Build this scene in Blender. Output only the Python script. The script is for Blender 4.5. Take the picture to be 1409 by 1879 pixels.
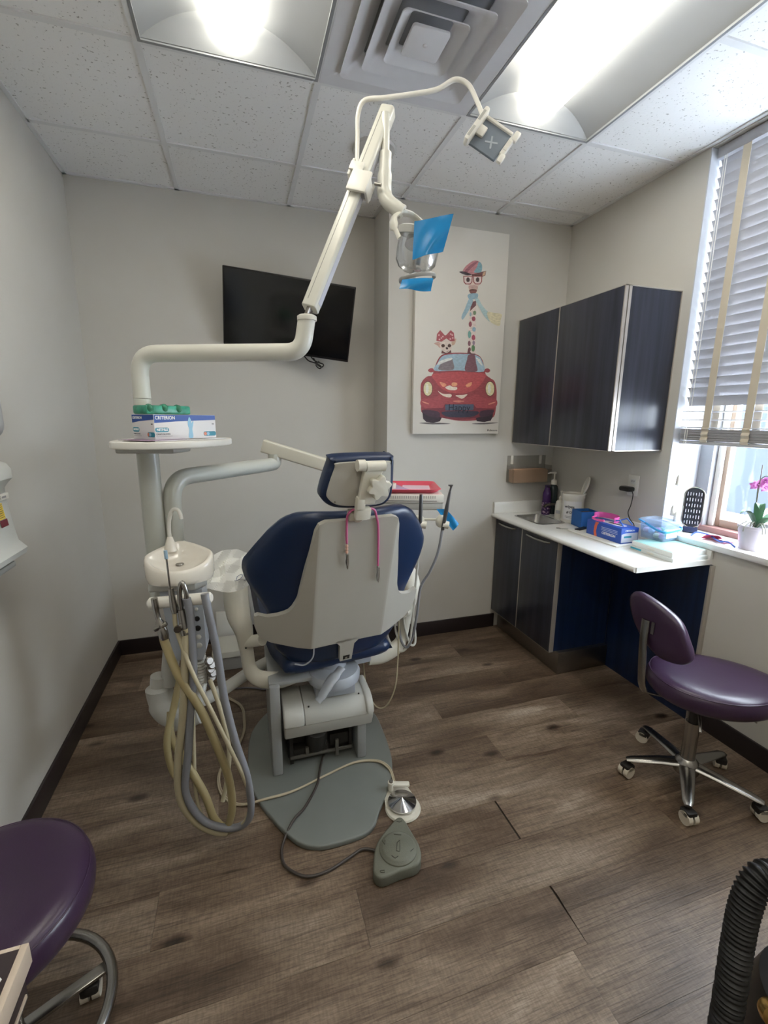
import bpy, bmesh, math, random
from mathutils import Vector, Matrix, Euler
random.seed(7)
for _o in list(bpy.data.objects): bpy.data.objects.remove(_o)
SC = bpy.context.scene
COL = SC.collection
# ------------------------------------------------------------------ camera
cam_data = bpy.data.cameras.new('camera')
cam_data.sensor_fit = 'HORIZONTAL'; cam_data.sensor_width = 36.0; cam_data.lens = 832.9 / 1409 * 36.0
cam_data.clip_start = 0.02; cam_data.clip_end = 200
cam = bpy.data.objects.new('camera', cam_data); COL.objects.link(cam)
YAW, PIT, ROLL = .3057, .2034, .009
_f = Vector((math.sin(YAW)*math.cos(PIT), math.cos(YAW)*math.cos(PIT), -math.sin(PIT)))
_r0 = Vector((math.cos(YAW), -math.sin(YAW), 0)); _u0 = _r0.cross(_f)
_r = math.cos(ROLL)*_r0 + math.sin(ROLL)*_u0; _u = -math.sin(ROLL)*_r0 + math.cos(ROLL)*_u0
_m = Matrix.Identity(4)
for _i in range(3): _m[_i][0] = _r[_i]; _m[_i][1] = _u[_i]; _m[_i][2] = -_f[_i]
cam.matrix_world = Matrix.Translation((0, 0, 1.4997)) @ _m
SC.camera = cam
# ------------------------------------------------------------------ world, exposure
SKY_STRENGTH = 10.0
LAMP_STRENGTH = 6.6
SC.view_settings.view_transform = 'Standard'; SC.view_settings.look = 'None'
SC.view_settings.gamma = 1.0; SC.view_settings.use_curve_mapping = False
SC.view_settings.exposure = 1.12
wd = bpy.data.worlds.new('overcast_sky'); SC.world = wd; wd.use_nodes = True
_bg = wd.node_tree.nodes['Background']
_bg.inputs[0].default_value = (.80, .90, 1.0, 1); _bg.inputs[1].default_value = SKY_STRENGTH
# ------------------------------------------------------------------ room numbers (metres)
XL, YF, YC, XR, H = -.8064, 3.0449, 2.746, 2.1281, 2.7283
YN = -1.05            # wall behind the camera
XC = .882             # left edge of the wall bump-out
WY0, WY1 = .30, 1.815 # window opening along the right wall
SILL = .928

# ------------------------------------------------------------------ helpers
def lin(h):
    if isinstance(h, str):
        h = h.lstrip('#'); c = [int(h[i:i+2], 16)/255 for i in (0, 2, 4)]
    else: c = [x/255 for x in h]
    return tuple(x/12.92 if x <= .04045 else ((x+.055)/1.055)**2.4 for x in c) + (1,)
class N:
    def __init__(s, m): m.use_nodes = True; s.t = m.node_tree; s.b = s.t.nodes['Principled BSDF']; s.out = s.t.nodes['Material Output']
    def new(s, typ, **kw):
        n = s.t.nodes.new(typ)
        for k, v in kw.items():
            if isinstance(k, str) and k.startswith('i_'): n.inputs[k[2:].replace('_', ' ')].default_value = v
            else: setattr(n, k, v)
        return n
    def link(s, a, b): s.t.links.new(a, b)
MATS = {}
def mat(name, col, rough=.5, metal=0, var=0, vscale=8, bump=0, bscale=60, coat=0, trans=0, emit=None, es=0, spec=None, alpha=1, ior=None, sub=0, vstretch=(1,1,1)):
    if name in MATS: return MATS[name]
    m = bpy.data.materials.new(name); n = N(m); b = n.b; c = lin(col)
    b.inputs['Base Color'].default_value = c; b.inputs['Roughness'].default_value = rough; b.inputs['Metallic'].default_value = metal
    if coat: b.inputs['Coat Weight'].default_value = coat; b.inputs['Coat Roughness'].default_value = .08
    if trans: b.inputs['Transmission Weight'].default_value = trans
    if spec is not None: b.inputs['Specular IOR Level'].default_value = spec
    if ior: b.inputs['IOR'].default_value = ior
    if alpha < 1: b.inputs['Alpha'].default_value = alpha
    if emit: b.inputs['Emission Color'].default_value = lin(emit); b.inputs['Emission Strength'].default_value = es
    if sub: b.inputs['Subsurface Weight'].default_value = sub; b.inputs['Subsurface Radius'].default_value = (.01, .01, .01)
    tc = n.new('ShaderNodeTexCoord'); mp = n.new('ShaderNodeMapping'); mp.inputs['Scale'].default_value = vstretch
    n.link(tc.outputs['Object'], mp.inputs['Vector'])
    nz = n.new('ShaderNodeTexNoise'); nz.inputs['Scale'].default_value = vscale; nz.inputs['Detail'].default_value = 4
    n.link(mp.outputs[0], nz.inputs['Vector'])
    v = var if var else .03
    rp = n.new('ShaderNodeValToRGB')
    rp.color_ramp.elements[0].position = .25; rp.color_ramp.elements[1].position = .75
    rp.color_ramp.elements[0].color = tuple(x*(1-v) for x in c[:3]) + (1,); rp.color_ramp.elements[1].color = tuple(min(1, x*(1+v)) for x in c[:3]) + (1,)
    n.link(nz.outputs['Fac'], rp.inputs[0]); n.link(rp.outputs[0], b.inputs['Base Color'])
    if bump:
        nb = n.new('ShaderNodeTexNoise'); nb.inputs['Scale'].default_value = bscale; nb.inputs['Detail'].default_value = 3
        n.link(mp.outputs[0], nb.inputs['Vector'])
        bp = n.new('ShaderNodeBump'); bp.inputs['Strength'].default_value = bump; bp.inputs['Distance'].default_value = .002
        n.link(nb.outputs['Fac'], bp.inputs['Height']); n.link(bp.outputs[0], b.inputs['Normal'])
    MATS[name] = m; return m
def spline(pts, k=8, closed=False):
    P = [Vector(p) for p in pts]; n = len(P); out = []
    rng = range(n if closed else n-1)
    for i in rng:
        p1, p2 = P[i], P[(i+1) % n]
        p0 = P[i-1] if (i > 0 or closed) else p1 + (p1-p2); p3 = P[(i+2) % n] if (i+2 < n or closed) else p2 + (p2-p1)
        for j in range(k):
            t = j/k
            out.append(.5*((2*p1) + (p2-p0)*t + (2*p0-5*p1+4*p2-p3)*t*t + (3*p1-p0-3*p2+p3)*t**3))
    if not closed: out.append(P[-1])
    return out
def fillet(pts, r, k=6):
    P = [Vector(p) for p in pts]; out = [P[0]]
    for i in range(1, len(P)-1):
        a = (P[i-1]-P[i]); b = (P[i+1]-P[i]); d = min(r, a.length*.48, b.length*.48); a = P[i]+a.normalized()*d; b = P[i]+b.normalized()*d
        for j in range(k+1):
            t = j/k; out.append(a*(1-t)**2 + P[i]*2*t*(1-t) + b*t*t)
    out.append(P[-1]); return out
def rrect(w, h, r, k=5):
    out = []
    for cx, cy, a0 in ((w/2-r, h/2-r, 0), (-w/2+r, h/2-r, 90), (-w/2+r, -h/2+r, 180), (w/2-r, -h/2+r, 270)):
        for j in range(k+1):
            a = math.radians(a0+90*j/k); out.append((cx+r*math.cos(a), cy+r*math.sin(a)))
    return out
def frame(o, x, z):
    """matrix with origin o, local x axis along x, local z along z"""
    z = Vector(z).normalized(); x = Vector(x); x = (x - z*x.dot(z)).normalized(); y = z.cross(x)
    m = Matrix.Identity(4)
    for i in range(3): m[i][0] = x[i]; m[i][1] = y[i]; m[i][2] = z[i]; m[i][3] = o[i]
    return m
def TR(loc=(0,0,0), rz=0, rx=0, ry=0):
    return Matrix.Translation(loc) @ Euler((math.radians(rx), math.radians(ry), math.radians(rz))).to_matrix().to_4x4()
class MB:
    def __init__(s, M=None): s.v = []; s.f = []; s.fm = []; s.mi = 0; s.M = M or Matrix.Identity(4)
    def add(s, vs, fs, M=None):
        T = s.M @ M if M is not None else s.M
        o = len(s.v); s.v += [T @ Vector(v) for v in vs]; s.f += [[i+o for i in f] for f in fs]; s.fm += [s.mi]*len(fs); return s
    def bm(s, b, M=None):
        b.verts.index_update(); s.add([v.co.copy() for v in b.verts], [[v.index for v in f.verts] for f in b.faces], M); b.free(); return s
    def box(s, c, d, bev=0, M=None, seg=2):
        b = bmesh.new(); bmesh.ops.create_cube(b, size=1)
        for v in b.verts: v.co = Vector((v.co.x*d[0]+c[0], v.co.y*d[1]+c[1], v.co.z*d[2]+c[2]))
        if bev: bmesh.ops.bevel(b, geom=list(b.edges), offset=min(bev, min(d)*.49), segments=seg, affect='EDGES', profile=.5)
        return s.bm(b, M)
    def b2(s, a, b, bev=0, M=None): return s.box([(a[i]+b[i])/2 for i in range(3)], [abs(b[i]-a[i]) for i in range(3)], bev, M)
    def tube(s, pts, r, n=10, caps=True, closed=False, flat=None):
        P = [Vector(p) for p in pts]; k = len(P); R = r if isinstance(r, (list, tuple)) else [r]*k
        if len(R) != k: R = [R[0]+(R[-1]-R[0])*i/(k-1) for i in range(k)] if len(R) == 2 else [R[min(int(i*len(R)/k), len(R)-1)] for i in range(k)]
        vs = []; up = None
        for i in range(k):
            if closed: t = P[(i+1) % k]-P[i-1]
            else: t = P[min(i+1, k-1)]-P[max(i-1, 0)]
            if t.length < 1e-9: t = Vector((0, 0, 1))
            t.normalize()
            if up is None:
                up = Vector((0, 0, 1)) if abs(t.z) < .9 else Vector((1, 0, 0))
            up = (up - t*up.dot(t)).normalized(); w = t.cross(up)
            for j in range(n):
                a = 2*math.pi*j/n; fu, fw = (1, 1) if not flat else flat
                vs.append(P[i] + up*(math.cos(a)*R[i]*fu) + w*(math.sin(a)*R[i]*fw))
        fs = []
        for i in range(k if closed else k-1):
            for j in range(n):
                a, b = i*n+j, i*n+(j+1) % n; c, d = ((i+1) % k)*n+(j+1) % n, ((i+1) % k)*n+j
                fs.append([a, b, c, d])
        if caps and not closed: fs.append(list(range(n))[::-1]); fs.append([(k-1)*n+j for j in range(n)])
        return s.add(vs, fs)
    def cyl(s, p0, p1, r, r1=None, n=24): return s.tube([p0, p1], [r, r if r1 is None else r1], n)
    def lathe(s, prof, M=None, n=28, a0=0, a1=360):
        full = abs(a1-a0) >= 360; k = n if full else n+1; vs = []; fs = []
        for r, z in prof:
            for j in range(k):
                a = math.radians(a0+(a1-a0)*j/n); vs.append((max(r, 1e-5)*math.cos(a), max(r, 1e-5)*math.sin(a), z))
        for i in range(len(prof)-1):
            for j in range(n):
                a, b = i*k+j, i*k+(j+1) % k; fs.append([a, b, b+k, a+k])
        if full:
            if prof[0][0] > 1e-4: fs.append(list(range(k))[::-1])
            if prof[-1][0] > 1e-4: fs.append([(len(prof)-1)*k+j for j in range(k)])
        return s.add(vs, fs, M)
    def prism(s, poly, z0, z1, M=None, bev=0, seg=3):
        b = bmesh.new(); vs = [b.verts.new((p[0], p[1], z0)) for p in poly]; f = b.faces.new(vs)
        r = bmesh.ops.extrude_face_region(b, geom=[f])
        for g in r['geom']:
            if isinstance(g, bmesh.types.BMVert): g.co.z = z1
        bmesh.ops.recalc_face_normals(b, faces=b.faces)
        if bev:
            es = [e for e in b.edges if abs(e.verts[0].co.z-e.verts[1].co.z) < 1e-7]
            bmesh.ops.bevel(b, geom=es, offset=bev, segments=seg, affect='EDGES', profile=.5)
        return s.bm(b, M)
    def sph(s, c, r, M=None, u=20, v=12):
        b = bmesh.new(); bmesh.ops.create_uvsphere(b, u_segments=u, v_segments=v, radius=1)
        rr = r if isinstance(r, (tuple, list)) else (r, r, r)
        for q in b.verts: q.co = Vector((q.co.x*rr[0]+c[0], q.co.y*rr[1]+c[1], q.co.z*rr[2]+c[2]))
        return s.bm(b, M)
    def grid(s, fn, nu, nv, M=None):
        vs = [fn(i/nu, j/nv) for j in range(nv+1) for i in range(nu+1)]
        fs = [[j*(nu+1)+i, j*(nu+1)+i+1, (j+1)*(nu+1)+i+1, (j+1)*(nu+1)+i] for j in range(nv) for i in range(nu)]
        return s.add(vs, fs, M)
    def build(s, name, mats, parent=None, smooth=True, ang=38, fixn=True):
        me = bpy.data.meshes.new(name)
        xs = [[v[i] for v in s.v] for i in range(3)]
        lo = [min(x) for x in xs]; hi = [max(x) for x in xs]
        c = Vector(((lo[0]+hi[0])/2, (lo[1]+hi[1])/2, lo[2] if parent is None else (lo[2]+hi[2])/2))
        me.from_pydata([v-c for v in s.v], [], s.f)
        ml = mats if isinstance(mats, (list, tuple)) else [mats]
        for m in ml: me.materials.append(m)
        for p, k in zip(me.polygons, s.fm): p.material_index = min(k, len(ml)-1)
        if fixn:
            b = bmesh.new(); b.from_mesh(me); bmesh.ops.recalc_face_normals(b, faces=b.faces); b.to_mesh(me); b.free()
        if smooth:
            for p in me.polygons: p.use_smooth = True
            me.set_sharp_from_angle(angle=math.radians(ang))
        me.update()
        o = bpy.data.objects.new(name, me); COL.objects.link(o); o.matrix_basis = Matrix.Translation(c)
        if parent: adopt(o, parent)
        return o
def wm(o): return o.matrix_basis if o.parent is None else wm(o.parent) @ o.matrix_parent_inverse @ o.matrix_basis
def adopt(o, p): o.parent = p; o.matrix_parent_inverse = wm(p).inverted()
def tag(o, label=None, cat=None, group=None, kind=None):
    if label: o['label'] = label
    if cat: o['category'] = cat
    if group: o['group'] = group
    if kind: o['kind'] = kind
    return o
def thing(name, loc, label, cat, group=None):
    o = bpy.data.objects.new(name, None); COL.objects.link(o); o.empty_display_size = .05
    o.matrix_basis = Matrix.Translation(loc); return tag(o, label, cat, group)
def struct(o): o['kind'] = 'structure'; return o
def text(name, s, size, M, m, parent, ext=.0003, ax='CENTER', sx=1.0, bold=0):
    cu = bpy.data.curves.new(name, 'FONT'); cu.body = s; cu.size = size; cu.extrude = ext; cu.align_x = ax; cu.align_y = 'CENTER'; cu.offset = bold
    t = bpy.data.objects.new(name, cu); COL.objects.link(t)
    dg = bpy.context.evaluated_depsgraph_get(); dg.update()
    me = bpy.data.meshes.new_from_object(t.evaluated_get(dg)); bpy.data.objects.remove(t); bpy.data.curves.remove(cu)
    me.name = name; T = M @ Matrix.Diagonal((sx, 1, 1, 1)); me.transform(T)
    c = sum((v.co for v in me.vertices), Vector()) / max(1, len(me.vertices)); me.transform(Matrix.Translation(-c))
    me.materials.clear(); me.materials.append(m)
    o = bpy.data.objects.new(name, me); COL.objects.link(o); o.matrix_basis = Matrix.Translation(c); adopt(o, parent); return o

# ------------------------------------------------------------------ materials of the room
M_wall = mat('painted_plaster', (200, 197, 190), .75, var=.025, vscale=3, bump=.10, bscale=220)
M_reveal = mat('white_reveal_paint', (196, 199, 205), .6, bump=.05, bscale=150)
M_base = mat('dark_vinyl_baseboard', (38, 30, 32), .45, var=.08)
M_grid = mat('ceiling_grid_metal', (226, 227, 227), .5)
M_alu = mat('aluminium_trim', (190, 184, 176), .38, .55)
M_chrome = mat('chrome', (160, 158, 154), .26, 1)
M_steel = mat('brushed_steel', (150, 146, 142), .32, 1, var=.1, vscale=40, vstretch=(1, 1, 12))
M_white = mat('white_plastic', (226, 224, 216), .35)
M_cream = mat('cream_enamel', (214, 211, 198), .32)
M_grey = mat('grey_enamel', (178, 178, 172), .35)
M_black = mat('black_plastic', (18, 18, 20), .4)
M_dark = mat('black_rubber', (24, 23, 24), .65)
def floor_material():
    m = bpy.data.materials.new('weathered_wood_vinyl'); n = N(m); L = n.link
    tc = n.new('ShaderNodeTexCoord'); oi = n.new('ShaderNodeObjectInfo')
    sc = n.new('ShaderNodeVectorMath', operation='SCALE'); sc.inputs['Scale'].default_value = 57
    cb = n.new('ShaderNodeCombineXYZ'); L(oi.outputs['Random'], cb.inputs[0]); L(oi.outputs['Random'], cb.inputs[1]); L(cb.outputs[0], sc.inputs[0])
    ad = n.new('ShaderNodeVectorMath', operation='ADD'); L(tc.outputs['Object'], ad.inputs[0]); L(sc.outputs[0], ad.inputs[1])
    def noise(scale, st, det=6, dist=0):
        mp = n.new('ShaderNodeMapping'); mp.inputs['Scale'].default_value = st; L(ad.outputs[0], mp.inputs['Vector'])
        z = n.new('ShaderNodeTexNoise'); z.inputs['Scale'].default_value = scale; z.inputs['Detail'].default_value = det; z.inputs['Distortion'].default_value = dist
        L(mp.outputs[0], z.inputs['Vector']); return z.outputs['Fac']
    def ramp(src, stops):
        r = n.new('ShaderNodeValToRGB'); e = r.color_ramp.elements
        while len(e) < len(stops): e.new(.5)
        for q, (p, c) in zip(e, stops): q.position = p; q.color = c if len(c) == 4 else lin(c)
        L(src, r.inputs[0]); return r.outputs[0]
    def mix(t, f, a, b):
        x = n.new('ShaderNodeMix', data_type='RGBA', blend_type=t)
        if isinstance(f, float): x.inputs[0].default_value = f
        else: L(f, x.inputs[0])
        for s_, k in ((a, 6), (b, 7)):
            if isinstance(s_, tuple): x.inputs[k].default_value = s_
            else: L(s_, x.inputs[k])
        return x.outputs[2]
    broad = ramp(noise(2.0, (.9, 3.6, 1), 6, .8), [(.30, (106, 90, 74)), (.44, (136, 119, 102)), (.57, (158, 142, 124)), (.74, (190, 176, 160))])
    patch = ramp(noise(1.5, (.8, 2.2, 1), 3, .4), [(.36, (176, 162, 150)), (.64, (255, 252, 250))])
    c1 = mix('MULTIPLY', .8, broad, patch)
    pr = n.new('ShaderNodeMapRange'); L(oi.outputs['Random'], pr.inputs[0]); pr.inputs[3].default_value = .90; pr.inputs[4].default_value = 1.06
    pv = n.new('ShaderNodeCombineColor'); [L(pr.outputs[0], pv.inputs[q]) for q in range(3)]
    c1 = mix('MULTIPLY', 1.0, c1, pv.outputs[0])
    grain = ramp(noise(7, (.45, 17, 1), 9, 1.6), [(.33, (128, 116, 104)), (.50, (228, 224, 220)), (.72, (255, 255, 255))])
    c2 = mix('MULTIPLY', .62, c1, grain)
    fine = ramp(noise(34, (1.0, 9, 1), 5, .5), [(.36, (176, 170, 164)), (.56, (255, 255, 255))])
    c3 = mix('MULTIPLY', .5, c2, fine)
    saw = ramp(noise(22, (7, 1.4, 1), 4, .3), [(.40, (196, 190, 184)), (.58, (255, 255, 255))])
    c3 = mix('MULTIPLY', .42, c3, saw)
    crack = ramp(noise(2.6, (.34, 19, 1), 8, 1.1), [(.262, (14, 10, 8)), (.292, (255, 255, 255))])
    c4 = mix('MULTIPLY', .8, c3, crack)
    # knots: sparse warped cells
    mp = n.new('ShaderNodeMapping'); mp.inputs['Scale'].default_value = (1.9, 4.2, .01); L(ad.outputs[0], mp.inputs['Vector'])
    vo = n.new('ShaderNodeTexVoronoi'); vo.inputs['Scale'].default_value = 1.5; vo.inputs['Randomness'].default_value = 1; L(mp.outputs[0], vo.inputs['Vector'])
    k = ramp(vo.outputs['Distance'], [(.02, (40, 32, 28)), (.06, (96, 80, 68)), (.085, (150, 140, 130)), (.15, (255, 255, 255))])
    c5 = mix('MULTIPLY', .85, c4, k)
    L(c5, n.b.inputs['Base Color']); n.b.inputs['Roughness'].default_value = .42
    bp = n.new('ShaderNodeBump'); bp.inputs['Strength'].default_value = .25; bp.inputs['Distance'].default_value = .0015
    L(grain, bp.inputs['Height']); L(bp.outputs[0], n.b.inputs['Normal'])
    return m
M_floor = floor_material()
def tile_material():
    m = bpy.data.materials.new('mineral_fibre_tile'); n = N(m); L = n.link
    tc = n.new('ShaderNodeTexCoord'); oi = n.new('ShaderNodeObjectInfo'); ad = n.new('ShaderNodeVectorMath', operation='ADD')
    cb = n.new('ShaderNodeCombineXYZ'); ml = n.new('ShaderNodeMath', operation='MULTIPLY'); ml.inputs[1].default_value = 31; L(oi.outputs['Random'], ml.inputs[0]); L(ml.outputs[0], cb.inputs[0])
    L(tc.outputs['Object'], ad.inputs[0]); L(cb.outputs[0], ad.inputs[1])
    nz = n.new('ShaderNodeTexNoise'); nz.inputs['Scale'].default_value = 95; nz.inputs['Detail'].default_value = 3; L(ad.outputs[0], nz.inputs['Vector'])
    r = n.new('ShaderNodeValToRGB'); r.color_ramp.elements[0].position = .30; r.color_ramp.elements[0].color = lin((176, 174, 170)); r.color_ramp.elements[1].position = .36; r.color_ramp.elements[1].color = lin((240, 240, 239))
    L(nz.outputs['Fac'], r.inputs[0]); L(r.outputs[0], n.b.inputs['Base Color']); n.b.inputs['Roughness'].default_value = .9
    bp = n.new('ShaderNodeBump'); bp.inputs['Strength'].default_value = .4; bp.inputs['Distance'].default_value = .002; L(nz.outputs['Fac'], bp.inputs['Height']); L(bp.outputs[0], n.b.inputs['Normal'])
    return m
M_tile = tile_material()
def laminate(name, a, b, rough=.35):
    m = bpy.data.materials.new(name); n = N(m); L = n.link
    tc = n.new('ShaderNodeTexCoord'); mp = n.new('ShaderNodeMapping'); mp.inputs['Scale'].default_value = (14, 14, .55); L(tc.outputs['Object'], mp.inputs['Vector'])
    nz = n.new('ShaderNodeTexNoise'); nz.inputs['Scale'].default_value = 2.2; nz.inputs['Detail'].default_value = 6; nz.inputs['Distortion'].default_value = .3; L(mp.outputs[0], nz.inputs['Vector'])
    r = n.new('ShaderNodeValToRGB'); r.color_ramp.elements[0].position = .3; r.color_ramp.elements[1].position = .72; r.color_ramp.elements[0].color = lin(a); r.color_ramp.elements[1].color = lin(b)
    L(nz.outputs['Fac'], r.inputs[0]); L(r.outputs[0], n.b.inputs['Base Color']); n.b.inputs['Roughness'].default_value = rough
    return m
M_lam = laminate('dark_wenge_laminate', (34, 37, 47), (58, 61, 74), .30)
# ================================================================== ROOM SHELL
def slab(name, a, b, m, parent=None, bev=0):
    return MB().b2(a, b, bev).build(name, m, parent)
# walls
struct(slab('wall_left', (XL-.12, YN-.12, -.06), (XL, YF+.12, H+.20), M_wall))
struct(slab('wall_back', (XL, YF, -.06), (XC, YF+.12, H+.20), M_wall))
struct(slab('wall_column', (XC, YC, -.06), (XR+.01, YF+.12, H+.20), M_wall))
struct(slab('wall_front', (XL, YN-.12, -.06), (XR+.36, YN, H+.20), M_wall))
wr = MB(); WT = .34
wr.b2((XR, WY1, -.06), (XR+WT, YF+.12, H+.20)); wr.b2((XR, YN, -.06), (XR+WT, WY0, H+.20)); wr.b2((XR, WY0, -.06), (XR+WT, WY1, SILL-.03)); wr.b2((XR, WY0, H-.005), (XR+WT, WY1, H+.20))
struct(wr.build('wall_right', M_wall))
rv = MB(); rv.b2((XR-.001, WY1-.006, SILL), (XR+.20, WY1, H-.006)); rv.b2((XR-.001, WY0, SILL), (XR+.20, WY0+.006, H-.006))
struct(rv.build('trim_1', M_reveal))
# baseboards
bb = .10
struct(slab('baseboard_left', (XL, YN, 0), (XL+.012, YF, bb), M_base, bev=.002))
struct(slab('baseboard_back', (XL+.012, YF-.012, 0), (XC-.012, YF, bb), M_base, bev=.002))
_b = MB(); _b.b2((XC-.012, YC-.012, 0), (1.72, YC, bb), .002); _b.b2((XC-.012, YC, 0), (XC, YF-.012, bb), .002)
struct(_b.build('baseboard_column', M_base))
struct(slab('baseboard_right', (XR-.012, YN, 0), (XR, 1.495, bb), M_base, bev=.002))
# floor with separate planks
floor = struct(slab('floor', (XL, YN, -.06), (XR, YF, -.006), mat('subfloor', (30, 26, 24), .9)))
PW, PL = .176, 1.22
off = {-1: .284, 0: .898, -2: .893}
k = -14
while True:
    y0 = 1.166 + PW*k; y1 = y0 + PW
    if y0 > YF: break
    if y1 > YN:
        e = off.get(k, ((k*0.437) % 1.0)*PL)
        x = e - PL*3
        while x < XR:
            a, b = max(x, XL), min(x+PL, XR)
            if b-a > .01:
                g0 = .0004; g1 = .0004
                if k == 0 and abs(x-.898) < .01: g0 = .007
                if k == -2 and abs(x-.893) < .01: g0 = .006
                yy0, yy1 = max(y0, YN), min(y1, YF)
                p = MB()
                if k == -2 and abs(x-.893) < .01:
                    q = [(a+.001, yy0+.0004), (b-g1, yy0+.0004), (b-g1, yy1-.0004), (a+.006, yy1-.0004), (a+.008, yy1-.03), (a+.006, yy1-.055)]
                    p.prism(q, -.006, 0)
                else: p.b2((a+g0, yy0+.0004, -.006), (b-g1, yy1-.0004, 0))
                p.build('plank', M_floor, floor, smooth=False)
            x += PL
    k += 1
# ceiling: grid bars, tiles
ceil = struct(slab('ceiling', (XL, YN, H+.16), (XR, YF, H+.20), mat('plenum_grey', (120, 120, 118), .9)))
GX = [XL, -.2602, .3498, .9598, 1.5698, XR]
GY = [YN, -.4667, .1433, .7533, 1.3633, 1.9733, 2.5833, YF]
bw = .012
for x in GX[1:-1]: MB().b2((x-bw, YN, H), (x+bw, YF if x < XC else YC, H+.006)).build('grid_bar', M_grid, ceil)
for i in range(len(GX)-1):
    for y in GY[1:-1]:
        if i in (1, 3) and (abs(y-GY[4]) < .01 or abs(y-GY[1]) < .01): continue
        MB().b2((GX[i]+bw, y-bw, H), (GX[i+1]-bw, y+bw, H+.006)).build('grid_bar', M_grid, ceil)
for a, b in (((XL, YN, H), (XL+.02, YF, H+.006)), ((XR-.02, YN, H), (XR, YC, H+.006)), ((XL, YF-.02, H), (XC, YF, H+.006)), ((XC, YC-.02, H), (XR, YC, H+.006)), ((XC-.02, YC-.02, H), (XC, YF, H+.006))):
    MB().b2(a, b).build('grid_bar', M_grid, ceil)
LIGHTS = {(1, 3), (1, 4), (3, 3), (3, 4), (1, 0), (1, 1), (3, 0), (3, 1)}   # cells (x, y) taken by the lamps; a lamp is two cells long
VENT = (2, 4)
for i in range(len(GX)-1):
    for j in range(len(GY)-1):
        if (i, j) in LIGHTS or (i, j) == VENT: continue
        a, b = GX[i]+.002, GX[i+1]-.002; c, d = GY[j]+.002, GY[j+1]-.002
        if j == 6 and i >= 3: d = YC
        if b-a < .03: continue
        MB().b2((a, c, H+.0065), (b, d, H+.02)).build('ceiling_tile', M_tile, ceil)
# ------------------------------------------------------------------ troffers
M_tro = mat('white_troffer_enamel', (144, 147, 150), .45)
def lens_mat():
    m = bpy.data.materials.new('lit_diffuser'); n = N(m)
    lp = n.b; lp.inputs['Base Color'].default_value = (.9, .9, .85, 1); lp.inputs['Emission Color'].default_value = lin((255, 249, 234)); lp.inputs['Emission Strength'].default_value = LAMP_STRENGTH
    lp.inputs['Roughness'].default_value = .5
    return m
M_lens = lens_mat()
def troffer(x0, x1, y0, y1, label):
    t = thing('ceiling_light', ((x0+x1)/2, (y0+y1)/2, H), label, 'light', 'recessed ceiling lights')
    b = MB(); e = .014; xm = (x0+x1)/2; w = (x1-x0)/2-e
    # curved reflector: two coves rising to the middle
    def fn(u, v):
        s = u*2-1; z = H+.006+.088*(1-abs(s)**2.2)
        return (xm+s*w, y0+e+(y1-y0-2*e)*v, z)
    b.grid(fn, 24, 2)
    for yy, sgn in ((y0+e, 1), (y1-e, -1)):
        pl = [(xm+(q/12-1)*w, yy, H+.006+.088*(1-abs(q/12-1)**2.2)) for q in range(25)]
        pi = [(xm+(q/12-1)*w, yy+sgn*.0, H+.006) for q in range(25)]
        # sloped end plate
        vs = pl + [(p[0], yy-sgn*.0, H+.004) for p in pi]; fs = [[q, q+1, 26+q, 25+q] for q in range(24)]
        b.add([(v[0], v[1]+sgn*.055*((v[2]-H)/.09), v[2]) for v in vs], fs)
    b.build('reflector', M_tro, t, fixn=False)
    f = MB(); f.b2((x0+.003, y0+.003, H-.002), (x1-.003, y0+e, H+.008)); f.b2((x0+.003, y1-e, H-.002), (x1-.003, y1-.003, H+.008)); f.b2((x0+.003, y0+e, H-.002), (x0+e, y1-e, H+.008)); f.b2((x1-e, y0+e, H-.002), (x1-.003, y1-e, H+.008))
    f.build('frame', M_tro, t)
    l = MB(); lw = .078; n_ = 14
    prof = [(lw*math.sin(a), -.062*math.cos(a)*.9) for a in [math.radians(-90+180*i/n_) for i in range(n_+1)]]
    ys = [y0+.06] + [y0+.06+.03*i/3 for i in range(1, 3)] + [y0+.10, y1-.10, y1-.06]
    vs = []; fs = []
    for yi, yy in enumerate([y0+.055, y0+.065, y0+.085, y1-.085, y1-.065, y1-.055]):
        sc_ = [.82, .95, 1, 1, .95, .82][yi]
        vs += [(xm+p[0]*sc_, yy, H+.060+p[1]*sc_) for p in prof]
    kk = n_+1
    for yi in range(5): fs += [[yi*kk+i, yi*kk+i+1, (yi+1)*kk+i+1, (yi+1)*kk+i] for i in range(n_)]
    fs.append(list(range(kk))); fs.append([5*kk+i for i in range(kk)])
    l.add(vs, fs); l.build('diffuser', M_lens, t)
troffer(GX[1], GX[2], GY[3], GY[5], 'recessed lit ceiling light left of the square air vent')
troffer(GX[3], GX[4], GY[3], GY[5], 'long recessed lit ceiling light between the air vent and the window')
troffer(GX[1], GX[2], GY[0], GY[2], 'added unseen ceiling fill light behind the camera near the left wall')  # this one and the next are unseen copies, added to brighten the room
troffer(GX[3], GX[4], GY[0], GY[2], 'added unseen ceiling fill light behind the camera near the window wall')
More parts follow.
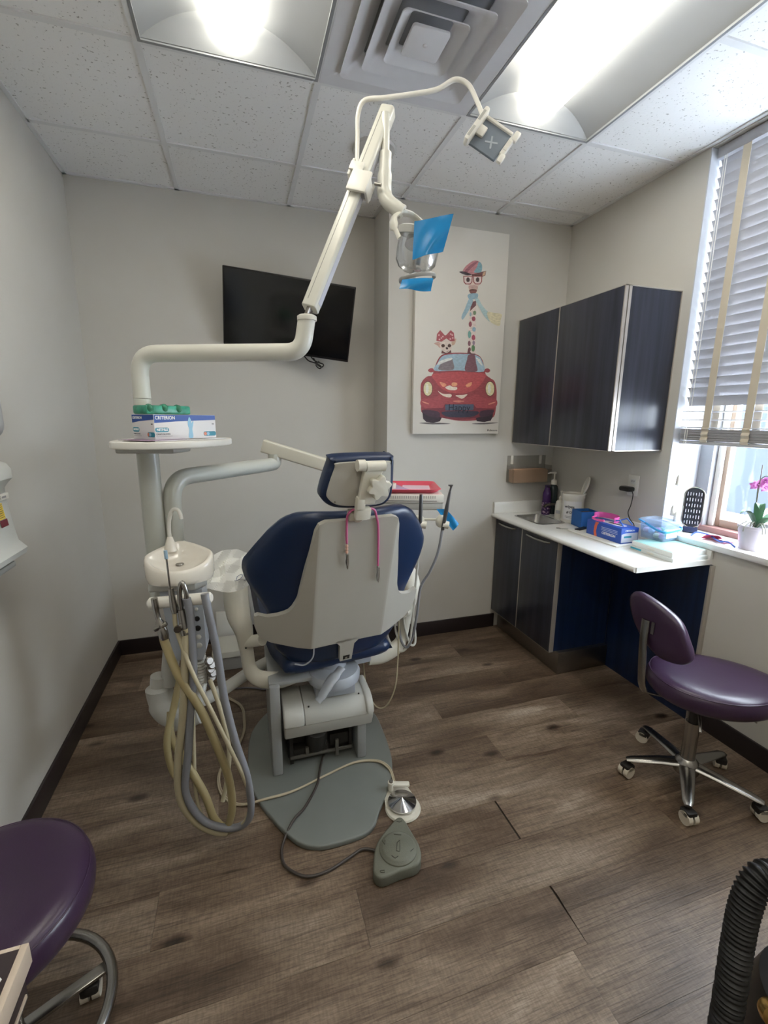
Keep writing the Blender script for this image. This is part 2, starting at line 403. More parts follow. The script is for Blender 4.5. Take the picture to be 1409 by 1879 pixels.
# ------------------------------------------------------------------ square air diffuser
vt = thing('air_vent', ((GX[2]+GX[3])/2, (GY[4]+GY[5])/2, H), 'square white stepped air vent in the ceiling between the two lights', 'vent')
M_vent = mat('vent_enamel', (214, 214, 217), .55)
vx, vy = (GX[2]+GX[3])/2, (GY[4]+GY[5])/2
def sqring(o, i, zo, zi, rr=.02, th=.004):
    A = rrect(2*o, 2*o, rr, 4); B = rrect(2*i, 2*i, max(.006, rr*.6), 4); n = len(A)
    vs = [(vx+p[0], vy+p[1], zo) for p in A] + [(vx+p[0], vy+p[1], zi) for p in B] + [(vx+p[0], vy+p[1], zo+th) for p in A] + [(vx+p[0], vy+p[1], zi+th) for p in B]
    fs = []
    for q in range(n):
        r = (q+1) % n; fs += [[q, r, n+r, n+q], [2*n+q, 3*n+q, 3*n+r, 2*n+r], [q, 2*n+q, 2*n+r, r], [n+q, n+r, 3*n+r, 3*n+q]]
    return MB().add(vs, fs)
hw = .303
sqring(hw, .232, H-.001, H+.006, .004).build('border', M_vent, vt)
sqring(.240, .168, H-.010, H+.034).build('louvre_ring', M_vent, vt)
sqring(.176, .108, H-.014, H+.030).build('louvre_ring', M_vent, vt)
sqring(.114, .072, H-.016, H+.016).build('louvre_ring', M_vent, vt)
c = MB(); c.prism([(vx+p[0], vy+p[1]) for p in rrect(.13, .13, .012, 4)], H-.016, H-.006, bev=.002); c.sph((vx, vy, H-.016), (.008, .008, .004))
c.build('centre_plate', M_vent, vt)
MB().b2((vx-hw, vy-hw, H+.045), (vx+hw, vy+hw, H+.05)).build('duct_plate', mat('duct_grey', (150, 151, 154), .8), vt)  # plain grey plate closing the vent above the louvres
sp = MB(); sp.lathe([(0, -.010), (.085, -.010), (.098, -.006), (.102, 0), (.102, .006), (0, .006)], Matrix.Translation((.67, 2.33, H)), 40)
tag(sp.build('ceiling_speaker', mat('ceiling_disc_white', (205, 204, 200), .6)), 'flat round white disc on the ceiling behind the lamp arm', 'ceiling disc')

# ================================================================== WINDOW
win = thing('window_1', (XR+.27, (WY0+WY1)/2, SILL), 'window', 'window'); del win['label']; del win['category']; win['kind'] = 'structure'
M_frame = mat('window_frame_vinyl', (150, 152, 156), .45)
M_frame2 = mat('window_frame_tan', (168, 150, 134), .5)
X0 = XR+.20
fr = MB()
fr.b2((X0, WY1-.075, SILL), (X0+.10, WY1, H-.006)); fr.b2((X0, WY0, SILL), (X0+.10, WY0+.075, H-.006)); fr.b2((X0, WY0+.075, H-.08), (X0+.10, WY1-.075, H-.006))
fr.build('window_frame', M_frame, win)
f2 = MB(); f2.b2((X0+.05, WY1-.125, SILL+.03), (X0+.09, WY1-.075, H-.08), .004); f2.b2((X0+.05, WY0+.075, SILL+.03), (X0+.09, WY0+.125, H-.08), .004); f2.b2((X0+.05, WY0+.125, SILL+.03), (X0+.09, WY1-.125, SILL+.07), .004)
f2.build('sash', M_frame2, win)
f3 = MB(); f3.b2((X0+.03, WY1-.105, SILL+.03), (X0+.05, WY1-.078, H-.08), .003); f3.b2((X0+.03, WY0+.078, SILL+.03), (X0+.05, WY0+.105, H-.08), .003)
f3.build('sash_stop', M_white, win)
MB().b2((X0-.005, WY0+.02, SILL), (X0+.10, WY1-.02, SILL+.03), .003).build('bottom_rail', mat('red_brown_rail', (150, 112, 106), .5, var=.1, vscale=20, vstretch=(1, .2, 1)), win)
M_glass = bpy.data.materials.new('window_glass'); _n = N(M_glass)
_tb = _n.new('ShaderNodeBsdfTransparent'); _gl = _n.new('ShaderNodeBsdfGlossy'); _gl.inputs['Roughness'].default_value = .02; _mx = _n.new('ShaderNodeMixShader'); _mx.inputs[0].default_value = .06
_n.link(_tb.outputs[0], _mx.inputs[1]); _n.link(_gl.outputs[0], _mx.inputs[2]); _n.link(_mx.outputs[0], _n.out.inputs['Surface'])
MB().b2((X0+.068, WY0+.125, SILL+.07), (X0+.072, WY1-.125, H-.08)).build('pane', M_glass, win)
MB().b2((XR-.018, WY0-.02, SILL-.03), (X0+.10, WY1+.0, SILL), .004).build('window_sill', mat('sill_laminate', (224, 222, 222), .4), win)
# ------------------------------------------------------------------ venetian blind
bl = thing('venetian_blind', (XR+.05, 1.05, 1.39), 'white wide-slat venetian blind with beige tapes, half lowered in the window', 'blind')
M_slat = mat('blind_slat_white', (176, 176, 181), .45, var=.02)
BX = XR+.052; BY0, BY1 = WY0+.02, WY1-.016
def slat_mesh(tilt):
    b = MB(TR((0, 0, 0), ry=tilt))
    n = 6; vs = []; fs = []
    for yy in (-(BY1-BY0)/2, (BY1-BY0)/2):
        for i in range(n+1):
            u = i/n*2-1; z = .0025*(1-u*u); vs += [(u*.025, yy, z), (u*.025, yy, z-.0028)]
    m_ = 2*(n+1)
    for i in range(n):
        a = 2*i; fs += [[a, a+2, m_+a+2, m_+a], [a+1, m_+a+1, m_+a+3, a+3], [a, a+1, a+3, a+2], [m_+a, m_+a+2, m_+a+3, m_+a+1]]
    fs += [[0, m_, m_+1, 1], [2*n, 2*n+1, m_+2*n+1, m_+2*n]]
    b.add(vs, fs); return b
def put_slat(src, z, dx=0):
    if src[0] is None: src[0] = src[1].build('slat', M_slat, bl); o = src[0]
    else: o = src[0].copy(); COL.objects.link(o)
    o.matrix_parent_inverse = wm(bl).inverted(); o.matrix_basis = Matrix.Translation((BX+dx, (BY0+BY1)/2, z)); return o
# closed slats: the room-side edge is the upper one
s1 = [None, slat_mesh(62)]; s2 = [None, slat_mesh(4)]
z = 2.665
while z > 1.585: put_slat(s1, z); z -= .0445
for z in (1.545, 1.505, 1.468): put_slat(s2, z)
for i in range(14): put_slat(s2, 1.458-.0040*i, dx=.0015*math.sin(i*2))
MB().b2((BX-.026, BY0, 1.386), (BX+.026, BY1, 1.402), .005).build('bottom_rail', mat('blind_rail_grey', (190, 192, 198), .5), bl)
MB().b2((BX-.03, BY0, H-.055), (BX+.03, BY1, H-.008), .003).build('head_rail', M_slat, bl)
M_tape = mat('beige_cloth_tape', (206, 196, 178), .85, bump=.2, bscale=400)
for ty in (1.665, 1.475, .95, .50):
    for sx in (-.0275, .0275):
        t = MB(); hwid = .0175
        pts = [(BX+sx, 2.68)] + [(BX+sx, 2.68-i*.1) for i in range(1, 12)] + [(BX+sx, 1.47)]
        nn = len(pts)
        zz = [(BX+sx*(1.0 if i % 2 else 1.22), 1.465-i*.0135) for i in range(6)]
        pts += zz
        vs = []; fs = []
        for (px, pz) in pts: vs += [(px-.0006, ty-hwid, pz), (px-.0006, ty+hwid, pz), (px+.0006, ty+hwid, pz), (px+.0006, ty-hwid, pz)]
        for i in range(len(pts)-1):
            for q in range(4): fs.append([4*i+q, 4*i+(q+1) % 4, 4*i+4+(q+1) % 4, 4*i+4+q])
        t.add(vs, fs); t.build('ladder_tape', M_tape, bl)
cd = MB(); cx = BX-.038
cd.tube(spline([(cx, 1.755, 2.67), (cx-.002, 1.757, 2.1), (cx-.004, 1.757, 1.5), (cx-.006, 1.755, 1.22)], 4), .0016, 6)
cd.tube(spline([(cx, 1.745, 2.67), (cx+.001, 1.747, 2.1), (cx, 1.747, 1.5), (cx-.004, 1.762, 1.06)], 4), .0016, 6)
cd.build('pull_cord', M_white, bl)
for (ty, tz) in ((1.755, 1.20), (1.762, 1.04), (1.74, 1.01)):
    MB().lathe([(.004, .03), (.009, .02), (.011, 0), (.012, -.022), (.004, -.026)], Matrix.Translation((cx-.006, ty, tz)), 10).build('cord_tassel', M_white, bl)
# ------------------------------------------------------------------ outside
def ground_z(x, y):
    t = min(1, max(0, (x-7.6)/3.2)); return -.25+.20*min(1, max(0, (x-4)/4))+.72*t*t*(3-2*t)
gnd = MB(); gnd.grid(lambda u, v: (2.6+u*20, -10+v*30, ground_z(2.6+u*20, -10+v*30)+.05*math.sin(u*31+v*9)*math.sin(v*23)), 50, 50)
struct(gnd.build('ground_snow', mat('snow', (240, 243, 248), .8, bump=.3, bscale=3)))
nb = thing('neighbour_building', (8.4, 8.2, -.2), 'pale grey blank building wall seen outside through the window pane', 'building')
M_nb = mat('grey_render_wall', (47, 54, 71), .85, var=.04)
MB().b2((8.0, 5.27, -.4), (9.2, 12, 5.2), .01).build('wall', M_nb, nb)
MB().b2((7.95, 5.22, 5.2), (9.25, 12.1, 5.35), .01).build('parapet', mat('grey_parapet', (150, 156, 168), .8), nb)
br = thing('brick_building', (12, 6.5, .3), 'red brick building far outside, right of the grey wall', 'building')
MB().b2((11.52, 3.0, .3), (12.6, 8.2, 4.6)).build('mortar_wall', mat('pale_mortar', (96, 78, 74), .9), br)
M_brick = mat('red_brick', (84, 34, 30), .85, var=.15, vscale=6)
_bk = None
for r_ in range(26):
    for c_ in range(9):
        yy = 5.9+c_*.23+(.115 if r_ % 2 else 0); zz = .55+r_*.075
        if _bk is None: _bk = MB().b2((11.49, 5.9, .55), (11.54, 6.115, .615)).build('brick', M_brick, br, smooth=False); o = _bk
        else: o = _bk.copy(); COL.objects.link(o)
        o.matrix_basis = Matrix.Translation((11.515, yy+.107, zz+.032))
PAINT = [
('painted_car',(150,60,66),1,1,[(1.086,1.69),(1.095,1.726),(1.127,1.756),(1.16,1.763),(1.172,1.799),(1.193,1.853),(1.219,1.886),(1.262,1.9),(1.336,1.907),(1.418,1.907),(1.475,1.898),(1.504,1.872),(1.523,1.825),(1.535,1.783),(1.568,1.762),(1.602,1.742),(1.619,1.693),(1.623,1.643),(1.622,1.56),(1.599,1.509),(1.476,1.492),(1.355,1.489),(1.243,1.506),(1.107,1.529),(1.092,1.601)]),
('painted_car',(40,28,40),0,2,[(1.1,1.553),(1.108,1.499),(1.129,1.481),(1.176,1.475),(1.223,1.484),(1.235,1.506),(1.228,1.555)]),
('painted_car',(40,28,40),0,2,[(1.479,1.508),(1.487,1.486),(1.542,1.482),(1.589,1.491),(1.602,1.515),(1.605,1.56),(1.48,1.558)]),
('painted_car',(190,74,80),1,2,[(1.16,1.769),(1.246,1.784),(1.341,1.791),(1.438,1.792),(1.531,1.785),(1.521,1.744),(1.472,1.692),(1.403,1.665),(1.347,1.66),(1.285,1.664),(1.226,1.688),(1.181,1.733)]),
('painted_car',(168,66,74),1,2,[(1.095,1.619),(1.171,1.627),(1.224,1.652),(1.279,1.635),(1.349,1.63),(1.418,1.637),(1.474,1.658),(1.54,1.634),(1.621,1.629),(1.617,1.579),(1.493,1.571),(1.351,1.578),(1.241,1.57),(1.103,1.571)]),
('painted_car',(116,40,52),0,3,[(1.106,1.562),(1.241,1.567),(1.254,1.592),(1.456,1.595),(1.479,1.571),(1.614,1.568),(1.597,1.535),(1.482,1.508),(1.355,1.493),(1.24,1.508),(1.127,1.529)]),
('painted_car',(58,36,52),1,4,[(1.11,1.553),(1.201,1.547),(1.223,1.524),(1.206,1.506),(1.127,1.523)]),
('painted_car',(58,36,52),1,4,[(1.607,1.56),(1.516,1.553),(1.503,1.527),(1.526,1.514),(1.59,1.531)]),
('painted_car',(46,46,66),1,4,[(1.238,1.543),(1.352,1.55),(1.491,1.549),(1.478,1.524),(1.418,1.511),(1.298,1.511),(1.249,1.523)]),
('painted_car',(70,82,106),0,5,[(1.256,1.589),(1.458,1.594),(1.458,1.557),(1.258,1.552)]),
('painted_car',(158,188,206),1,3,[(1.177,1.792),(1.196,1.841),(1.219,1.876),(1.262,1.892),(1.336,1.9),(1.426,1.901),(1.477,1.891),(1.501,1.866),(1.517,1.799),(1.341,1.8)]),
('painted_car',(128,118,124),1,4,[(1.205,1.799),(1.217,1.836),(1.243,1.861),(1.283,1.874),(1.297,1.857),(1.303,1.804)]),
('painted_car',(122,80,92),1,4,[(1.386,1.801),(1.396,1.867),(1.405,1.896),(1.447,1.898),(1.46,1.852),(1.47,1.8)]),
('painted_car',(226,228,226),1,5,[(1.194,1.826),(1.211,1.852),(1.283,1.874),(1.29,1.863),(1.244,1.846)]),
('painted_car',(226,228,226),1,5,[(1.458,1.882),(1.487,1.872),(1.507,1.836),(1.484,1.85)]),
('painted_car',(158,64,72),1,2,[(1.132,1.792),(1.144,1.804),(1.165,1.805),(1.17,1.787),(1.149,1.781)]),
('painted_car',(158,64,72),1,2,[(1.527,1.799),(1.528,1.816),(1.552,1.82),(1.565,1.808),(1.552,1.795)]),
('painted_car',(112,64,60),1,3,[(1.168,1.684),(1.164,1.66),(1.152,1.642),(1.136,1.635),(1.119,1.641),(1.106,1.658),(1.101,1.682),(1.105,1.705),(1.117,1.723),(1.133,1.73),(1.15,1.724),(1.163,1.707)]),
('painted_car',(226,216,170),1,4,[(1.163,1.683),(1.16,1.662),(1.15,1.647),(1.136,1.641),(1.121,1.646),(1.11,1.661),(1.106,1.682),(1.109,1.703),(1.119,1.718),(1.133,1.724),(1.148,1.719),(1.159,1.704)]),
('painted_car',(244,240,222),1,5,[(1.14,1.683),(1.139,1.668),(1.135,1.658),(1.13,1.654),(1.125,1.658),(1.12,1.668),(1.119,1.682),(1.12,1.696),(1.123,1.707),(1.128,1.711),(1.134,1.707),(1.138,1.697)]),
('painted_car',(112,64,60),1,3,[(1.608,1.695),(1.604,1.67),(1.592,1.652),(1.574,1.645),(1.556,1.651),(1.541,1.669),(1.535,1.693),(1.538,1.718),(1.55,1.737),(1.568,1.744),(1.587,1.738),(1.601,1.72)]),
('painted_car',(226,216,170),1,4,[(1.602,1.695),(1.6,1.673),(1.589,1.657),(1.574,1.651),(1.558,1.656),(1.546,1.672),(1.54,1.694),(1.543,1.715),(1.553,1.731),(1.568,1.738),(1.584,1.732),(1.597,1.717)]),
('painted_car',(244,240,222),1,5,[(1.577,1.695),(1.576,1.68),(1.573,1.669),(1.567,1.664),(1.561,1.668),(1.556,1.679),(1.554,1.694),(1.554,1.709),(1.558,1.72),(1.564,1.724),(1.57,1.72),(1.574,1.709)]),
('painted_car',(230,150,118),1,3,[(1.213,1.725),(1.249,1.719),(1.26,1.707),(1.236,1.697)]),
('painted_car',(236,164,120),1,3,[(1.295,1.714),(1.303,1.726),(1.331,1.724),(1.333,1.708),(1.304,1.703)]),
('painted_car',(232,158,118),1,3,[(1.395,1.714),(1.435,1.732),(1.433,1.711),(1.408,1.699)]),
('painted_car',(240,224,208),1,4,[(1.253,1.695),(1.283,1.707),(1.304,1.699),(1.333,1.698),(1.329,1.681),(1.277,1.68)]),
('painted_car',(240,220,206),1,4,[(1.203,1.672),(1.238,1.655),(1.294,1.654),(1.293,1.635),(1.259,1.636),(1.224,1.651)]),
('painted_car',(240,220,206),1,4,[(1.327,1.647),(1.376,1.651),(1.41,1.656),(1.377,1.628),(1.348,1.635)]),
('painted_car',(214,126,112),1,4,[(1.308,1.611),(1.349,1.617),(1.391,1.613),(1.35,1.603)]),
('painted_car',(224,140,120),1,4,[(1.102,1.607),(1.144,1.593),(1.139,1.589),(1.105,1.599)]),
('painted_car',(224,140,120),1,4,[(1.614,1.614),(1.566,1.599),(1.572,1.594),(1.611,1.606)]),
('painted_ground',(96,92,92),1,1,[(1.082,1.473),(1.176,1.477),(1.3,1.47),(1.176,1.465)]),
('painted_ground',(96,92,92),1,1,[(1.45,1.47),(1.528,1.477),(1.649,1.479),(1.543,1.467)]),
('painted_giraffe',(226,208,202),0,0,[(1.398,1.903),(1.397,1.986),(1.399,2.073),(1.401,2.165),(1.416,2.217),(1.439,2.219),(1.445,2.157),(1.448,2.076),(1.452,1.989),(1.454,1.9)]),
('painted_giraffe',(104,62,68),0,2,[(1.402,2.154),(1.409,2.206),(1.441,2.22),(1.442,2.191),(1.421,2.172)]),
('painted_giraffe',(104,58,66),0,2,[(1.396,1.906),(1.4,1.933),(1.425,1.907),(1.453,1.906),(1.454,1.899),(1.398,1.897)]),
('painted_giraffe',(104,130,96),1,2,[(1.445,2.148),(1.443,2.139),(1.435,2.135),(1.427,2.138),(1.424,2.147),(1.426,2.156),(1.434,2.16),(1.442,2.157)]),
('painted_giraffe',(150,180,190),1,2,[(1.413,2.137),(1.412,2.128),(1.407,2.124),(1.402,2.128),(1.4,2.136),(1.401,2.145),(1.406,2.149),(1.411,2.146)]),
('painted_giraffe',(150,62,82),1,2,[(1.442,2.113),(1.439,2.103),(1.43,2.099),(1.421,2.102),(1.417,2.112),(1.42,2.122),(1.429,2.126),(1.438,2.123)]),
('painted_giraffe',(146,70,84),1,2,[(1.419,2.08),(1.416,2.068),(1.409,2.063),(1.401,2.067),(1.397,2.079),(1.4,2.09),(1.407,2.096),(1.415,2.091)]),
('painted_giraffe',(140,176,196),1,2,[(1.448,2.052),(1.445,2.042),(1.436,2.037),(1.427,2.041),(1.423,2.05),(1.426,2.06),(1.435,2.065),(1.444,2.061)]),
('painted_giraffe',(104,160,150),1,2,[(1.417,2.019),(1.414,2.003),(1.407,1.996),(1.399,2.002),(1.395,2.018),(1.397,2.033),(1.404,2.04),(1.413,2.034)]),
('painted_giraffe',(172,70,92),1,2,[(1.447,2.003),(1.444,1.991),(1.435,1.986),(1.426,1.99),(1.422,2.002),(1.425,2.013),(1.433,2.019),(1.442,2.014)]),
('painted_giraffe',(130,84,96),1,2,[(1.417,1.966),(1.414,1.954),(1.408,1.949),(1.401,1.954),(1.397,1.965),(1.4,1.977),(1.406,1.982),(1.413,1.978)]),
('painted_giraffe',(150,130,150),1,2,[(1.446,1.971),(1.444,1.961),(1.438,1.956),(1.432,1.96),(1.429,1.97),(1.431,1.98),(1.436,1.984),(1.443,1.981)]),
('painted_giraffe',(94,136,92),1,2,[(1.448,1.938),(1.445,1.924),(1.437,1.918),(1.427,1.923),(1.423,1.937),(1.426,1.951),(1.434,1.958),(1.444,1.952)]),
('painted_giraffe',(120,70,80),1,2,[(1.42,1.931),(1.418,1.922),(1.411,1.919),(1.404,1.922),(1.401,1.93),(1.403,1.938),(1.41,1.942),(1.417,1.939)]),
('painted_giraffe',(222,200,188),1,1,[(1.368,2.348),(1.475,2.364),(1.458,2.317),(1.447,2.294),(1.443,2.271),(1.417,2.256),(1.394,2.265),(1.386,2.294),(1.377,2.315)]),
('painted_giraffe',(110,66,66),0,1,[(1.401,2.365),(1.467,2.385),(1.5,2.394),(1.496,2.368),(1.463,2.351),(1.409,2.349)]),
('painted_giraffe',(214,174,140),0,2,[(1.478,2.381),(1.498,2.393),(1.493,2.371),(1.476,2.361)]),
('painted_giraffe',(120,70,68),1,2,[(1.391,2.275),(1.416,2.281),(1.443,2.279),(1.434,2.261),(1.417,2.255),(1.4,2.258)]),
('painted_giraffe',(196,160,150),1,2,[(1.39,2.3),(1.443,2.305),(1.442,2.282),(1.393,2.278)]),
('painted_giraffe',(150,72,72),0,3,[(1.346,2.351),(1.409,2.357),(1.409,2.323),(1.397,2.308),(1.363,2.305),(1.35,2.317)]),
('painted_giraffe',(224,206,200),0,4,[(1.352,2.347),(1.403,2.352),(1.403,2.324),(1.393,2.312),(1.366,2.31),(1.356,2.32)]),
('painted_giraffe',(60,42,44),1,5,[(1.391,2.333),(1.388,2.324),(1.379,2.319),(1.371,2.322),(1.367,2.331),(1.37,2.341),(1.378,2.346),(1.387,2.342)]),
('painted_giraffe',(150,72,72),0,3,[(1.411,2.357),(1.475,2.364),(1.475,2.329),(1.463,2.314),(1.429,2.311),(1.415,2.323)]),
('painted_giraffe',(224,206,200),0,4,[(1.417,2.353),(1.469,2.358),(1.469,2.33),(1.459,2.318),(1.432,2.316),(1.421,2.326)]),
('painted_giraffe',(60,42,44),1,5,[(1.456,2.339),(1.453,2.33),(1.445,2.325),(1.436,2.328),(1.432,2.337),(1.435,2.347),(1.443,2.352),(1.452,2.349)]),
('painted_giraffe',(192,124,130),1,3,[(1.341,2.37),(1.356,2.402),(1.397,2.435),(1.43,2.445),(1.465,2.432),(1.471,2.402),(1.461,2.384),(1.421,2.37),(1.375,2.36)]),
('painted_giraffe',(120,166,180),1,4,[(1.417,2.378),(1.436,2.41),(1.447,2.439),(1.466,2.429),(1.471,2.402),(1.461,2.382)]),
('painted_giraffe',(150,86,98),1,4,[(1.354,2.38),(1.404,2.426),(1.434,2.442),(1.441,2.438),(1.399,2.401),(1.367,2.37)]),
('painted_giraffe',(70,60,70),1,4,[(1.318,2.37),(1.344,2.376),(1.401,2.365),(1.375,2.357),(1.348,2.36)]),
('painted_giraffe',(138,172,190),1,4,[(1.382,2.246),(1.4,2.256),(1.447,2.26),(1.452,2.243),(1.442,2.231),(1.402,2.222),(1.384,2.232)]),
('painted_giraffe',(150,184,198),1,3,[(1.393,2.227),(1.419,2.223),(1.41,2.189),(1.379,2.135),(1.354,2.102),(1.346,2.121),(1.367,2.168)]),
('painted_giraffe',(168,196,198),1,3,[(1.428,2.233),(1.454,2.232),(1.485,2.194),(1.522,2.163),(1.547,2.147),(1.547,2.103),(1.503,2.132),(1.465,2.181)]),
('painted_giraffe',(216,206,170),1,4,[(1.522,2.157),(1.571,2.157),(1.625,2.152),(1.62,2.117),(1.615,2.084),(1.576,2.09),(1.539,2.111)]),
('painted_dog',(222,206,196),1,2,[(1.207,1.943),(1.216,1.967),(1.245,1.983),(1.276,1.97),(1.288,1.948),(1.281,1.921),(1.258,1.903),(1.238,1.906),(1.215,1.921)]),
('painted_dog',(200,160,146),1,1,[(1.167,1.953),(1.196,1.962),(1.212,1.952),(1.208,1.929),(1.19,1.942)]),
('painted_dog',(206,172,148),1,1,[(1.315,1.99),(1.308,1.957),(1.288,1.948),(1.286,1.969)]),
('painted_dog',(96,60,58),0,1,[(1.218,1.897),(1.222,1.921),(1.251,1.905),(1.281,1.921),(1.287,1.905),(1.248,1.896)]),
('painted_dog',(170,76,84),0,3,[(1.182,1.968),(1.185,2.008),(1.205,2.032),(1.238,2.003),(1.247,2.006),(1.276,2.036),(1.298,2.021),(1.306,1.975),(1.279,1.97),(1.248,1.986),(1.216,1.965)]),
('painted_dog',(226,176,176),0,4,[(1.204,2.003),(1.201,1.999),(1.195,1.998),(1.192,2.003),(1.195,2.007),(1.201,2.008)]),
('painted_dog',(226,176,176),0,4,[(1.221,1.987),(1.218,1.983),(1.212,1.982),(1.209,1.986),(1.212,1.991),(1.218,1.991)]),
('painted_dog',(226,176,176),0,4,[(1.208,1.978),(1.205,1.973),(1.199,1.973),(1.196,1.977),(1.199,1.982),(1.205,1.982)]),
('painted_dog',(226,176,176),0,4,[(1.23,1.996),(1.228,1.992),(1.222,1.991),(1.219,1.996),(1.221,2.0),(1.227,2.001)]),
('painted_dog',(226,176,176),0,4,[(1.283,2.014),(1.28,2.009),(1.274,2.009),(1.271,2.013),(1.274,2.018),(1.28,2.018)]),
('painted_dog',(226,176,176),0,4,[(1.297,1.992),(1.295,1.987),(1.289,1.987),(1.285,1.991),(1.288,1.996),(1.294,1.996)]),
('painted_dog',(226,176,176),0,4,[(1.281,1.985),(1.278,1.98),(1.272,1.98),(1.269,1.984),(1.272,1.989),(1.278,1.989)]),
('painted_dog',(226,176,176),0,4,[(1.293,2.009),(1.291,2.004),(1.285,2.004),(1.281,2.008),(1.284,2.013),(1.29,2.013)]),
('painted_dog',(70,46,44),1,3,[(1.24,1.943),(1.237,1.936),(1.228,1.933),(1.22,1.935),(1.216,1.942),(1.219,1.949),(1.227,1.952),(1.236,1.95)]),
('painted_dog',(70,46,44),1,3,[(1.283,1.946),(1.279,1.938),(1.271,1.935),(1.262,1.937),(1.259,1.944),(1.262,1.951),(1.27,1.955),(1.279,1.952)]),
('painted_dog',(46,34,36),1,3,[(1.246,1.93),(1.254,1.936),(1.263,1.929),(1.255,1.921)]),
('painted_dog',(110,70,70),1,3,[(1.248,1.915),(1.258,1.91),(1.269,1.917),(1.259,1.907)]),
]
# ================================================================== CABINETS
def door_panel(name, x, y0, y1, z0, z1, parent, th=.018, trim=(.004, .004)):
    """flat laminate door on the plane X=x (front face), thin light edge band on its sides"""
    d = MB().b2((x, y0+trim[0], z0+.003), (x+th, y1-trim[1], z1-.003), .0008).build(name, M_lam, parent)
    t = MB(); t.b2((x+.0005, y0, z0), (x+th, y0+trim[0], z1)); t.b2((x+.0005, y1-trim[1], z0), (x+th, y1, z1)); t.b2((x+.0005, y0, z0), (x+th, y1, z0+.003)); t.b2((x+.0005, y0, z1-.003), (x+th, y1, z1))
    t.build('edge_band', M_alu, d); return d
uc = thing('upper_cabinet', (1.95, 2.3, 1.345), 'dark wall cabinet with two doors hung above the worktop', 'cabinet')
UX, UY0, UY1, UZ0, UZ1 = 1.775, 1.866, 2.735, 1.345, 2.130
u = MB(); u.b2((UX+.030, UY0+.004, UZ0+.004), (XR, UY1, UZ1-.004)); u.build('body', M_lam, uc)
t = MB()
for (z0, z1) in ((UZ0, UZ0+.004), (UZ1-.004, UZ1)): t.b2((UX+.024, UY0, z0), (XR, UY1, z1))
t.b2((UX+.024, UY0, UZ0), (UX+.030, UY0+.012, UZ1)); t.b2((UX+.024, UY1-.01, UZ0), (UX+.030, UY1, UZ1)); t.b2((XR-.004, UY0, UZ0), (XR, UY0+.004, UZ1)); t.b2((UX+.030, UY0, UZ0), (UX+.040, UY0+.004, UZ1))
t.build('edge_trim', M_alu, uc)
ym = 2.336
door_panel('door', UX, UY0, ym-.0015, UZ0, UZ1, uc, trim=(.006, .003)); door_panel('door', UX, ym+.0015, UY1, UZ0, UZ1, uc, trim=(.003, .006))
# base cabinet under the sink
bc = thing('base_cabinet', (1.9, 2.4, 0), 'dark two-door base cabinet with curved handles under the sink', 'cabinet')
BXF, BZ0, BZ1 = 1.690, .140, .828
M_lam2 = laminate('dark_blue_laminate', (12, 28, 56), (26, 44, 78), .30)
b = MB(); b.b2((BXF+.026, 2.076, BZ0), (XR-.021, 2.094, BZ1)); b.b2((BXF+.026, 2.712, BZ0), (XR-.021, 2.73, BZ1)); b.b2((BXF+.026, 2.094, BZ0), (XR-.021, 2.712, BZ0+.018)); b.b2((XR-.03, 2.094, BZ0+.018), (XR-.021, 2.712, BZ1)); b.b2((BXF+.026, 2.094, BZ1-.06), (BXF+.04, 2.712, BZ1)); b.build('body', M_lam2, bc)
t = MB(); t.b2((BXF+.020, 2.070, BZ0), (BXF+.030, 2.084, BZ1)); t.b2((BXF+.0215, 2.084, BZ0), (BXF+.026, 2.73, BZ0+.006)); t.b2((BXF+.02, 2.73, BZ0), (BXF+.04, 2.738, BZ1)); t.build('edge_trim', M_alu, bc)
for y0, y1 in ((2.068, 2.4165), (2.4185, 2.735)):
    d = door_panel('door', BXF, y0, y1, BZ0, .820, bc, trim=(.005, .003))
    h = MB(); ya, yb = y0+.075, y1-.045
    pts = [(BXF+.002, ya, .797), (BXF-.012, ya+.02, .797), (BXF-.022, (ya+yb)/2, .797), (BXF-.012, yb-.02, .797), (BXF+.002, yb, .797)]
    h.tube(spline(pts, 6), .0048, 8, flat=(1.3, .8)); h.build('handle', M_chrome, d)
k = MB(); k.b2((BXF+.055, 2.050, 0), (XR-.022, 2.73, BZ0), .004); k.build('toe_kick', M_steel, bc)
# kneehole panel against the wall
kp = thing('desk_back_panel', (XR-.01, 1.77, 0), 'dark blue panel lining the wall in the open kneehole beside the base cabinet', 'panel')
MB().b2((XR-.020, 1.504, 0), (XR, 2.074, .826)).build('board', M_lam2, kp)
e = MB(); e.b2((XR-.024, 1.494, 0), (XR, 1.504, .826), .001); e.b2((XR-.0205, 1.504, 0), (XR-.0195, 1.507, .826)); e.build('edge_trim', M_alu, kp)
